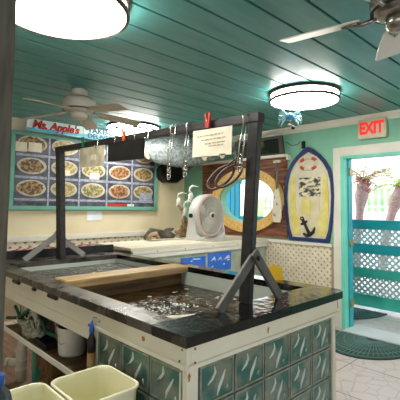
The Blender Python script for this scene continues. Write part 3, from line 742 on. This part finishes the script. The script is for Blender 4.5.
# driftwood with herons, dark driftwood
def heron(mb, p, h, s=1):
    p = Vector(p); a = Vector((.72, -.69, 0))*s
    mb.tube([p+a*-.03*h/.2+Vector((0, 0, .0)), p+Vector((0, 0, h*.2)), p+a*.01+Vector((0, 0, h*.42)), p+a*.02+Vector((0, 0, h*.55))], [.006, h*.11, h*.15, h*.07], 8)
    mb.tube([p+a*.02+Vector((0, 0, h*.52)), p+a*-.01+Vector((0, 0, h*.68)), p+a*.0+Vector((0, 0, h*.84)), p+a*.03+Vector((0, 0, h*.94)), p+a*.05+Vector((0, 0, h*.95)), p+a*.12+Vector((0, 0, h*.90))], [h*.07, h*.045, h*.04, h*.06, h*.04, .003], 8)
g = thing('heron_sculpture', (3.55, 4.0, 1.02), 'driftwood sculpture with three white herons standing left of the round fan', 'sculpture')
random.seed(9); mb = MB()
for a, b_, r in (((3.44, 4.0, 1.10), (3.60, 4.02, 1.22), .05), ((3.60, 4.02, 1.20), (3.54, 4.0, 1.36), .035), ((3.6, 4.02, 1.2), (3.75, 4.03, 1.30), .03), ((3.47, 4.0, 1.095), (3.72, 3.99, 1.10), .055), ((3.72, 4.02, 1.28), (3.65, 4.0, 1.51), .02), ((3.54, 4.0, 1.35), (3.44, 4.0, 1.47), .02), ((3.5, 4.0, 1.13), (3.50, 3.95, 1.32), .03)):
    a, b_ = Vector(a), Vector(b_); n = 6
    mb.tube([a.lerp(b_, i/n)+Vector((random.uniform(-.015, .015), 0, random.uniform(-.015, .015))) for i in range(n+1)], [r*(1.1-.5*i/n)*random.uniform(.8, 1.2) for i in range(n+1)], 8)
mb.build('driftwood_base', 'drift', g)
for p, h in (((3.645, 4.0, 1.50), .25), ((3.50, 3.95, 1.30), .235), ((3.43, 4.0, 1.455), .19)):
    m_ = MB(); heron(m_, p, h); m_.build('heron', 'heron', g)
g = thing('dark_driftwood', (3.2, 4.02, 1.02), 'dark gnarled driftwood lying on the back of the white counter', 'driftwood')
mb = MB(); random.seed(3)
mb.tube([(2.92, 4.03, 1.05), (3.02, 4.03, 1.12), (3.15, 4.0, 1.10), (3.3, 4.02, 1.08), (3.38, 4.02, 1.06)], [.03, .06, .055, .05, .03], 10)
mb.tube([(3.15, 4.04, 1.07), (3.3, 4.05, 1.14), (3.4, 4.05, 1.15)], [.04, .035, .015], 8)
mb.build('log', 'driftdk', g)
MB().tube([(2.90, 3.96, 1.045), (2.96, 3.95, 1.10), (3.03, 3.95, 1.11), (3.08, 3.96, 1.05)], [.022, .028, .028, .022], 8).build('branch', 'drift', g)

# ================================================================ THE TANK
TX0, TX1, TY0, TY1, RZ = .965, 2.20, 1.07, 3.62, .98
g = thing('seafood_tank', (1.57, 2.3, 0), 'large open seafood tank with worn black rim and glass block base', 'tank')
# rim boards
rim = MB()
ny = 1.275
poly = [(TX0, TY0), (TX1-.04, TY0), (TX1, TY0+.04), (TX1, ny), (TX0, ny)]
rim.prism(poly, .04, (0, 0, RZ-.04), XA, YA, ZA); rim.build('near_rim_board', 'rimwet', g)
MB().box(TX0, 1.085, ny+.001, 3.33, RZ-.04, RZ, .003).build('left_rim_board', 'rim', g)
MB().box(2.085, TX1, ny+.001, 3.33, RZ-.04, RZ, .003).build('right_rim_board', 'rimwet', g)
MB().box(TX0, TX1, 3.331, 3.58, RZ-.04, RZ, .003).build('far_rim_board', 'rim', g)
MB().box(TX0, TX1, 3.581, 3.62, .86, 1.05, .003).build('back_board', 'rimedge', g)
# liner
mb = MB(); z0 = .77
mb.box(1.085, 2.085, ny, ny+.012, z0, .94).box(1.085, 2.085, 3.318, 3.33, z0, .94).box(1.085, 1.097, ny, 3.33, z0, .94).box(2.073, 2.085, ny, 3.33, z0, .94).box(1.085, 2.085, ny, 3.33, z0-.015, z0)
mb.build('liner', 'liner', g)
MB().box(1.06, 1.084, 1.78, 3.55, .735, .938).box(1.06, 2.08, 1.78, 3.31, .735, .753).build('tub_shell', 'dkgreen', g)
MB().box(1.097, 2.073, ny+.012, 2.36, .771, .845).build('water', 'water', g)
MB().box(1.097, 2.073, 2.40, 3.318, .771, .905).build('water', 'water', g)
# wooden divider
MB().box(1.098, 2.105, 2.30, 2.49, RZ-.042, RZ+.006, .006).build('divider_plank', 'wood', g)
MB().box(1.098, 2.072, 2.36, 2.40, .775, RZ-.043, .003).build('divider_board', 'woodold', g)
MB().tube([(1.35, 1.66, .85), (1.72, 1.47, .85), (1.80, 1.40, .845)], .016, 10).build('water_pipe', 'pvc', g)
# fascia
f = MB()
f.box(.98, 1.0, TY0+.012, 3.58, .85, .94, .002).box(.972, .98, TY0+.012, 1.74, .855, .872, .002)
f.box(.98, 1.0, 1.746, 3.58, .79, .85)
f.build('left_fascia', 'white', g)
f = MB(); f.box(1.0, 2.12, TY0+.012, TY0+.032, .85, .94, .002); f.box(.985, 2.12, TY0+.004, TY0+.012, .855, .872, .002); f.build('near_fascia', 'white', g)
mb = MB()
for (x, y, z, n) in ((1.02, 0, .925, 1), (1.02, 0, .875, 1), (1.47, 0, .91, 1), (0, 1.12, .88, 0), (0, 1.35, .91, 0), (0, 1.105, .925, 0), (0, 1.7, .9, 0)):
    c = (x, TY0+.010, z) if n else (.978, y, z)
    mb.blob(c, .0045, sub=2)
mb.build('rusty_screw', 'rust', g)
mb = MB(); mb.blob((.9795, 1.35, .905), .011, (.06, 1, .8), 3, .5).blob((1.0, TY0+.0195, .825), .007, (1, .06, 2.4), 2, .6).blob((1.47, TY0+.0115, .90), .006, (1, .1, 2.6), 2, .5)
mb.build('rust_stain', 'rust', g)
# corner posts / stiles
MB().box(.985, 1.048, TY0+.02, TY0+.06, 0.02, .85, .003).build('stile', 'white', g)
MB().box(2.064, 2.10, TY0+.015, TY0+.05, 0.02, .85, .003).build('stile', 'white', g)
MB().box(.98, 1.0, 1.722, 1.745, .02, .85, .002).build('stile', 'white', g)
MB().box(2.125, 2.165, TY0+.03, TY0+.09, .875, .935, .004).build('end_bracket', 'rimedge', g)
MB().box(2.085, 2.10, TY0+.05, 3.55, .02, .94).build('right_side_panel', 'white', g)
# glass blocks
def block(cx, cy, cz, w_, h_, ax, nrm):
    ax, n = Vector(ax), Vector(nrm); c = Vector((cx, cy, cz)); mb = MB()
    hw, hh = w_/2-.004, h_/2-.004
    # bevelled frame
    mb.slot(1); mb.prism([(-hw, -hh), (hw, -hh), (hw, hh), (-hw, hh)], .05, c-n*.05, ax, ZA, n)
    fr = [(-hw, -hh), (hw, -hh), (hw, hh), (-hw, hh)]; k = .009; fi = [(-hw+k, -hh+k), (hw-k, -hh+k), (hw-k, hh-k), (-hw+k, hh-k)]
    for i in range(4):
        j = (i+1) % 4
        q = [fr[i], fr[j], fi[j], fi[i]]
        mb.prism(q, .006, c, ax, ZA, n)
    mb.slot(0); mb.prism(fi, .002, c, ax, ZA, n)
    mb.slot(2)  # raised strokes, pale to draw the block's reflections
    hs = hw/.1; vs = hh/.078
    def P(s, t): return c+ax*s*hs+Vector((0, 0, t*vs))+n*.003
    jx = random.uniform(-.006, .006)
    mb.tube([P(-.06+jx, -.005), P(-.035+jx, .012), P(-.018+jx, .035), P(-.022+jx, .06)], [.002, .0065, .006, .002], 6)
    mb.tube([P(-.005+jx, -.062), P(.005+jx, -.03), P(.025+jx, .0), P(.042+jx, .03)], [.002, .007, .0065, .002], 6)
    mb.tube([P(.045+jx, -.05), P(.055+jx, -.035), P(.06+jx, -.055)], [.001, .005, .001], 5)
    return mb.build('glass_block', ['glass', 'glassedge', 'ridgeglint'], g)
random.seed(2)
bw, bh = .202, .158
for r in range(5):
    z = .85-bh*(r+.5)
    for c in range(5): block(1.052+bw*(c+.5), TY0+.026, z, bw, bh, XA, (0, -1, 0))
    for c in range(3): block(.990, 1.105+.206*(c+.5), z, .206, bh, (0, -1, 0), (-1, 0, 0))
MB().box(1.05, 2.06, TY0+.03, TY0+.045, .04, .85).box(.995, 1.01, 1.105, 1.722, .04, .85).build('mortar', 'mortar', g)
MB().box(1.0, 2.09, 1.75, 1.77, .02, .62).build('inner_partition', 'dark', g)
# far legs
for x in (1.30, 2.0): MB().box(x-.045, x+.045, 3.14, 3.21, 0, .735, .004).build('leg', 'teal', g)
# clips under the rim
for y, l in ((2.80, .06), (2.49, .02), (2.22, .06)):
    MB().box(.962, .98, y-l, y+l, .918, .939, .004).build('clip', 'dark', g)
MB().box(1.9, 1.92, 1.8, 3.5, .02, .62).build('back_panel', 'dkgreen', g)

# foam and floating bits in the water
random.seed(21)
mb = MB()
for k in range(90):
    t = random.random(); x = 1.42+t*.26+random.gauss(0, .035); y = 1.83+.12*t-.12*t*t+random.gauss(0, .05)
    if not (1.12 < x < 2.03 and 1.31 < y < 2.2): continue
    mb.blob((x, y, .847), random.uniform(.003, .010), (1, 1, .4), 1)
tag(mb.build('foam', 'foam'), 'white bubbling foam patch on the brown water near the left rim', 'foam', kind='stuff')
sh = MB().blob((0, 0, 0), .02, (1.3, 1, .3), 2, .5).build('floating_shell', 'shell')
pos = [(random.uniform(1.15, 2.0), random.uniform(1.4, 2.22)) for _ in range(26)]+[(random.uniform(1.15, 2.0), random.uniform(2.6, 3.25)) for _ in range(14)]
for i, (x, y) in enumerate(pos):
    c = sh if i == 0 else sh.copy()
    if i: C.objects.link(c)
    c.location = (x, y, .849 if y < 2.4 else .909); c.rotation_euler = (0, 0, random.random()*6); s = random.uniform(.25, .8); c.scale = (s, s, s)
    far = y > 2.45
    tag(c, 'small pale scrap floating on the brown water beyond the wooden divider' if far else 'small pale scrap floating on the brown water in front of the wooden divider', 'floating scrap', 'scraps beyond the divider' if far else 'scraps in front of the divider')

# ================================================================ GANTRY OVER THE TANK
g = thing('wooden_gantry', (1.53, 2.3, .98), 'dark wooden gantry of two braced posts and a beam over the tank', 'gantry')
MB().bar((1.53, 1.262, .98), (1.53, 1.205, 1.872), .038, .064, side=XA, bev=.003).build('near_post', 'beam', g)
MB().bar((1.53, 3.345, .981), (1.53, 3.43, 1.935), .05, .085, side=XA, bev=.003).build('far_post', 'beam', g)
MB().bar((1.53, 3.49, 1.957), (1.53, 1.165, 1.891), .045, .05, side=ZA, bev=.003).build('beam', 'beam', g)
def brace(p, q, m, dy):
    MB().bar(p, q, .048, .018, side=XA, bev=.002).build('brace', m, g)
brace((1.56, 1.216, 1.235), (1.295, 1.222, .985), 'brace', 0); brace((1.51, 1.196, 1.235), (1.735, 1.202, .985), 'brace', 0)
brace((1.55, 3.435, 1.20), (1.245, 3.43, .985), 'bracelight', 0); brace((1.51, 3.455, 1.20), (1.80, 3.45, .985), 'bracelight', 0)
MB().lathe([(.012, 0), (.012, .008), (.004, .012)], 10, Matrix.Translation((1.533, 1.187, 1.205)) @ Matrix.Rotation(PI/2, 4, 'X')).build('bolt', 'dark', g)
def bz(y): return 1.891+(y-1.165)*(.066/2.325)      # beam centre height at y
# hung signs and notes
def hung(name, y0, y1, zt, h, m, label, cat, slope=True, x=1.495, th=.004):
    g2 = thing(name, (x, (y0+y1)/2, zt), label, cat)
    za, zb = zt, zt+(bz(y1)-bz(y0) if slope else 0)
    MB().prism([(y0, za), (y1, zb), (y1+.005, zb-h), (y0+.005, za-h)], th, (x, 0, 0), YA, ZA, (-1, 0, 0)).build('sheet', m, g2); return g2
g2 = hung('black_sign', 2.085, 2.525, 1.892, .135, 'black', 'small black sign hanging from the beam in front of the menu board', 'sign', x=1.498, th=.012)
for y in (2.2, 2.45): MB().tube([(1.49, y, 1.88), (1.498, y, bz(y)+.03)], .003, 4).build('hanger', 'chrome', g2)
g2 = hung('paper_note', 1.322, 1.615, 1.867, .148, 'paper', 'cream paper note with faint writing clipped to the beam beside the near post', 'note', x=1.494)
random.seed(4); mb = MB()
for r, z in enumerate((1.835, 1.812, 1.79, 1.775)):
    y = 1.58-.03*r
    while y > 1.38:
        l = random.uniform(.008, .03); mb.box(1.488, 1.4895, y-l, y, z+random.uniform(-.002, .002), z+.005); y -= l+.008
mb.build('handwriting', 'ink', g2)
mb = MB()
for y in (1.39, 1.52): mb.prism([(y-.022, 1.728), (y+.022, 1.728), (y+.014, 1.707), (y, 1.700), (y-.014, 1.707)], .004, (1.494, 0, 0), YA, ZA, (-1, 0, 0))
mb.build('plastic_tab', 'clearish', g2)
g2 = hung('plastic_sheet_note', 2.58, 2.96, 1.90, .155, 'clearish', 'crumpled beige plastic-covered note hanging from the far half of the beam', 'note', x=1.49)
MB().prism([(2.7, 1.80), (2.78, 1.80), (2.78, 1.84), (2.7, 1.84)], .002, (1.486, 0, 0), YA, ZA, (-1, 0, 0)).build('sticker', 'paper', g2)
# clothespins
def pin(y, label, m='orange'):
    z = bz(y)+.008; g3 = thing('clothespin', (1.50, y, z), label, 'clothespin', 'pegs on the beam')
    for s in (-1, 1):
        MB().bar((1.485, y+s*.016, z+.05), (1.485, y+s*.004, z-.03), .012, .01, side=YA).build('jaw', m, g3)
    MB().loop([(1.485+.008*math.cos(a), y, z+.005+.008*math.sin(a)) for a in [k*PI/4 for k in range(8)]], .003, 4).build('spring', 'chrome', g3)
pin(1.495, 'orange-red clothespin on the beam above the cream paper note', 'red')
pin(2.32, 'orange clothespin on the beam above the small black sign', 'orange')
pin(2.92, 'small dark green clothespin on the far part of the beam', 'dkgreen')
# steel hangers
def hanger(y, x, ln, label, lean=0):
    g3 = thing('wire_hanger', (x, y, bz(y)), label, 'hanger', 'steel hooks on the beam')
    b0 = bz(y)+.022
    MB().tube([(x+.045, y-.02, b0-.03), (x+.04, y-.015, b0+.003), (x+.0, y, b0+.012), (x-.03, y+.01, b0), (x-.03, y+.01, b0-.07)], .004, 6).build('hook', 'chrome', g3)
    z = b0-.07; k = 0
    MB().tube([(x-.03, y+.01, z), (x-.035, y+.015+lean*.5, z-ln*.45), (x-.03, y+.012+lean, z-ln)], .0038, 6).build('rod', 'chrome', g3)
    MB().tube([(x-.03, y-.01, z), (x-.035, y-.015+lean*.5, z-ln*.45), (x-.03, y-.008+lean, z-ln)], .0038, 6).build('rod', 'chrome', g3)
    for q in range(3):
        zc = z-ln*(.8+.12*q); MB().loop([(x-.03, y+lean+.014*math.cos(a), zc+.022*math.sin(a)) for a in [k*PI/6 for k in range(12)]], .0035, 5).build('chain_link', 'chrome', g3)
hanger(1.80, 1.515, .22, 'left steel wire hanger on the beam, nearest the small black sign', .02)
hanger(1.655, 1.515, .21, 'middle steel wire hanger on the beam, just left of the paper note', .02)
hanger(1.235, 1.515, .19, 'right steel wire hanger on the beam, tight against the near post', .03)
for i, y in enumerate((2.05, 2.7, 1.78)):
    h = MB(); b0 = bz(y)+.025; h.tube([(1.55, y, b0-.04), (1.55, y, b0+.012), (1.53, y, b0+.02), (1.50, y, b0+.006), (1.495, y, b0-.05), (1.48, y, b0-.07), (1.47, y, b0-.05)], .0035, 6)
    tag(h.build('steel_hook', 'chrome'), 'thin steel hook over the beam %s' % ('just right of the small black sign', 'left of the small black sign by the plastic note', 'between the two steel hangers left of the paper note')[i], 'hook', 'thin hooks on the beam')
g3 = thing('hoop_handles', (1.5, 1.4, 1.6), 'two dark brown metal hoops hanging by the near post against the oval window', 'hoops')
for cy_, cz_, ra, rb, tilt in ((1.40, 1.605, .085, .038, .72), (1.345, 1.61, .080, .036, .68)):
    sr, su = Vector((.63, -.78, 0)), Vector((0, 0, 1)); dv = (sr*math.cos(tilt)+su*math.sin(tilt)); dw = (su*math.cos(tilt)-sr*math.sin(tilt)); dw = (dw+Vector((.4, .3, 0))).normalized()
    MB().loop([Vector((1.49, cy_, cz_))+dv*ra*math.cos(k*PI/14)+dw*rb*1.2*math.sin(k*PI/14) for k in range(28)], .0075, 6).build('hoop', 'hoop', g3)
MB().tube([(1.49, 1.30, 1.665), (1.485, 1.29, 1.70)], .006, 6).tube([(1.49, 1.36, 1.66), (1.485, 1.30, 1.69)], .005, 6).build('neck', 'hoop', g3)

# yellow scoop / tag on right side
g3 = thing('yellow_tag', (2.6, 1.75, .95), 'small bright yellow plastic card standing behind the right rim of the tank', 'tag')
MB().prism([(-.045, 0), (.045, 0), (.04, .085), (-.02, .10), (-.045, .085)], .006, (2.145, 1.52, RZ), (.72, -.69, 0), ZA, (-.69, -.72, 0)).build('card', 'mustard', g3)
tag(MB().box(1.05, 2.0, 3.621, 3.64, .99, 1.065).build('red_white_screen', 'redwhite'), 'red and white patterned strip standing behind the far end of the tank', 'strip')

# ================================================================ UNDER THE TANK (left, open side)
g = thing('under_tank_shelf', (1.2, 2.4, 0), 'narrow white shelf under the open left side of the tank', 'shelf')
MB().box(1.0, 1.45, 1.79, 3.1, .545, .565, .002).build('shelf_board', 'woodold', g)
MB().box(.99, 1.0, 1.79, 3.1, .54, .572, .002).build('shelf_edge', 'trim', g)
for y in (1.9, 3.05): MB().box(1.40, 1.44, y-.02, y+.02, 0, .545).build('leg', 'woodold', g)
g = thing('white_bucket', (1.14, 2.17, .565), 'plain white bucket on the shelf under the tank', 'bucket')
MB().lathe([(.076, .566), (.08, .58), (.088, .715), (.092, .72), (.092, .73), (.085, .73), (.08, .71), (.072, .58), (.001, .575)], 32, Matrix.Translation((1.125, 2.27, 0))).build('body', 'pvc', g)
MB().tube([(1.042, 2.32, .72), (1.03, 2.28, .66), (1.04, 2.24, .64), (1.07, 2.215, .66), (1.1, 2.22, .72)], .002, 5).build('handle', 'chrome', g)
tag(MB().box(1.2, 1.42, 1.82, 2.14, .566, .70, .01).build('black_infill', 'dark'), 'black crate standing for the dark space right of the white bucket', 'infill')  # black box added to stand for the dark space behind the bucket
g = thing('black_tray', (1.07, 2.49, .565), 'flat black tray on the shelf left of the white bucket', 'tray')
MB().box(1.02, 1.15, 2.40, 2.59, .566, .578, .003).build('base', 'dark', g); MB().box(1.02, 1.03, 2.40, 2.59, .578, .60).box(1.14, 1.15, 2.40, 2.59, .578, .60).box(1.03, 1.14, 2.40, 2.41, .578, .60).box(1.03, 1.14, 2.58, 2.59, .578, .60).build('wall', 'dark', g)
g = thing('carton', (1.22, 2.45, .565), 'small pinkish carton standing behind the black tray', 'carton')
MB().box(1.175, 1.25, 2.52, 2.64, .566, .72, .003).build('box', 'pinkcard', g); MB().box(1.1735, 1.175, 2.55, 2.61, .63, .69).build('label', 'orange', g)
mb = MB(); random.seed(8)
g = thing('plastic_bag', (1.08, 2.65, .566), 'crumpled clear plastic bag of gear on the shelf under the fascia', 'bag')
for k in range(9): mb.blob((1.07+random.uniform(-.02, .03), 2.62+k*.038, .61+.025*math.sin(k*2)), .042, (.8, 1.1, .9), 2, 1.6)
for k in range(14):
    y = random.uniform(2.6, 2.95); mb.tube([(1.05+random.uniform(0, .06), y, .60), (1.04, y+random.uniform(-.06, .06), .68), (1.05, y+random.uniform(-.12, .12), .60+random.uniform(.06, .2))], [.012, .008, .002], 4)
mb.build('film', 'bag', g)
MB().tube([(1.06, 2.62, .66), (1.05, 2.68, .76), (1.06, 2.78, .80)], [.02, .018, .03], 8).build('neck', 'bag', g)
mb = MB(); random.seed(12)
for i, (c, pts) in enumerate((('dkgreen', [(1.04, 3.0, .72), (1.02, 2.85, .68), (1.04, 2.75, .74), (1.1, 2.9, .78)]), ('dark', [(1.02, 3.1, .62), (1.02, 2.9, .66), (1.05, 2.8, .68)]), ('dkgreen', [(1.05, 2.55, .72), (1.03, 2.42, .67), (1.06, 2.30, .66)]))):
    pp = [Vector(p) for p in pts]; sm = []
    for a in range(len(pp)-1):
        for t in range(5): sm.append(pp[a].lerp(pp[a+1], t/5))
    sm.append(pp[-1])
    tag(MB().tube(sm, .011, 8).build('hose', c), ['dark green hose looped at the left end under the fascia', 'thin black hose at the far left above the shelf', 'green hose hanging above the black tray'][i], 'hose')
# clear spray bottle with blue cap by the post
g = thing('spray_bottle', (.957, 1.735, .6), 'bottle with blue trigger cap and amber label hanging by the white post', 'bottle')
T = Matrix.Translation((.957, 1.735, 0))
MB().lathe([(.015, .68), (.019, .69), (.019, .755), (.014, .775)], 20, T).build('body', 'amber', g)
MB().lathe([(.020, .754), (.020, .81), (.012, .83), (.011, .84)], 20, T).build('neck', 'dark', g)
MB().lathe([(.011, .838), (.013, .86), (.008, .875), (.006, .895)], 16, T).tube([(.957, 1.735, .872), (.957, 1.765, .875)], .007, 6).build('trigger_cap', 'bluecap', g)
MB().tube([(.957, 1.735, .895), (.965, 1.735, .915), (.98, 1.735, .91)], .003, 6).build('hanging_hook', 'chrome', g)
# pvc elbow on floor
g = thing('pvc_pipe', (1.25, 3.42, 0), 'white PVC pipe standing on the floor with a side elbow under the tank', 'pipe')
MB().tube([(1.25, 3.42, 0.005), (1.25, 3.42, .24), (1.255, 3.41, .30), (1.29, 3.36, .36), (1.31, 3.33, .42)], .043, 20).build('upright', 'pvc', g)
mb = MB()
for z in (.10, .17, .24): mb.lathe([(.043, z-.012), (.047, z-.008), (.047, z+.008), (.043, z+.012)], 20, Matrix.Translation((1.25, 3.42, 0)), cap=False)
mb.build('coupling', 'pvc', g)
MB().tube([(1.25, 3.42, .15), (1.17, 3.49, .15)], .03, 14).tube([(1.175, 3.485, .15), (1.155, 3.503, .15)], .036, 14).build('side_branch', 'pvc', g)
# wood blocks
for i, (x, y, z, l) in enumerate(((1.28, 2.95, 0, .34), (1.30, 2.93, .10, .36), (1.27, 2.97, .20, .30))):
    tag(MB().box(x-.02, x+.07, y-l/2, y+l/2, z+.001, z+.098, .006).build('timber_block', 'woodold' if i else 'wood'), 'rough timber block under the tank shelf, %s of the stack' % ('bottom', 'middle', 'top')[i], 'timber block', 'timber blocks under the tank')
struct(MB().box(1.0, 2.08, 1.78, 4.9, 0, .004).box(-.2, 1.0, 1.78, 4.9, 0, .004).build('floor_boards', 'boards'))

# ================================================================ FOREGROUND
def bin_(name, x0, x1, y0, y1, zt, label, rot=0):
    g = thing(name, ((x0+x1)/2, (y0+y1)/2, 0), label, 'bin', 'ivory bins in the foreground')
    cx, cy = (x0+x1)/2, (y0+y1)/2; hx_, hy_ = (x1-x0)/2, (y1-y0)/2
    def ring(k, z, r=.045):
        pts = []
        for qx, qy, a0 in ((1, 1, 0), (-1, 1, PI/2), (-1, -1, PI), (1, -1, 3*PI/2)):
            for i in range(7):
                a = a0+PI/2*i/6; pts.append((cx+qx*(hx_*k-r)+r*math.cos(a), cy+qy*(hy_*k-r)+r*math.sin(a), z))
        return pts
    mb = MB(); lv = [(.78, .0), (.80, .008), (.985, zt-.02), (1.0, zt-.018), (1.01, zt-.008), (1.0, zt), (.975, zt-.002), (.96, zt-.02), (.765, .02)]
    rs = [[mb.bm.verts.new(p) for p in ring(k, z)] for k, z in lv]
    n = len(rs[0])
    for i in range(len(rs)-1):
        for j in range(n): mb.bm.faces.new((rs[i][j], rs[i][(j+1) % n], rs[i+1][(j+1) % n], rs[i+1][j])).smooth = True
    mb.bm.faces.new(rs[0][::-1]); mb.bm.faces.new(rs[-1][::-1]); mb.build('shell', 'ivory', g)
    mb = MB(); mb.loop([Vector(p) for p in ring(1.005, zt-.006)], .006, 6); mb.build('rim', 'ivory', g)
bin_('ivory_bin', .675, .93, 1.285, 1.555, .76, 'larger square ivory plastic bin at the bottom, next to the glass blocks')
bin_('ivory_bin', .485, .655, 1.27, 1.575, .76, 'narrower ivory plastic bin at the bottom left corner of the photo')
# grey post nearest the viewer
struct(MB().box(.330, .452, 1.40, 1.52, 0, ZC-.002, .002).build('near_post', 'woodrough'))
g = thing('jug', (.30, .98, .0), 'smoky dark jug with blue cap at the bottom left edge', 'jug')
g.location = (.325, 1.08, 0)
T = Matrix.Translation((.335, 1.08, 0))
tag(MB().lathe([(.06, .80), (.06, .82)], 24, T).build('jug_stand_top', 'dark'), 'small dark stand under the smoky jug', 'stand')
bpy.data.objects['jug_stand_top'].name = 'jug_stand'
st = bpy.data.objects['jug_stand']
MB().lathe([(.012, .02), (.012, .80)], 12, T).build('pole', 'dark', st); MB().lathe([(.06, 0.0), (.06, .02)], 20, T).build('foot', 'dark', st)
MB().lathe([(.036, .82), (.04, .835), (.042, .94), (.034, .975), (.016, .995), (.015, 1.0)], 24, T).build('body', 'smoke', g)
MB().lathe([(.019, .998), (.019, 1.022), (.015, 1.026)], 20, T).build('cap', 'bluecap', g)
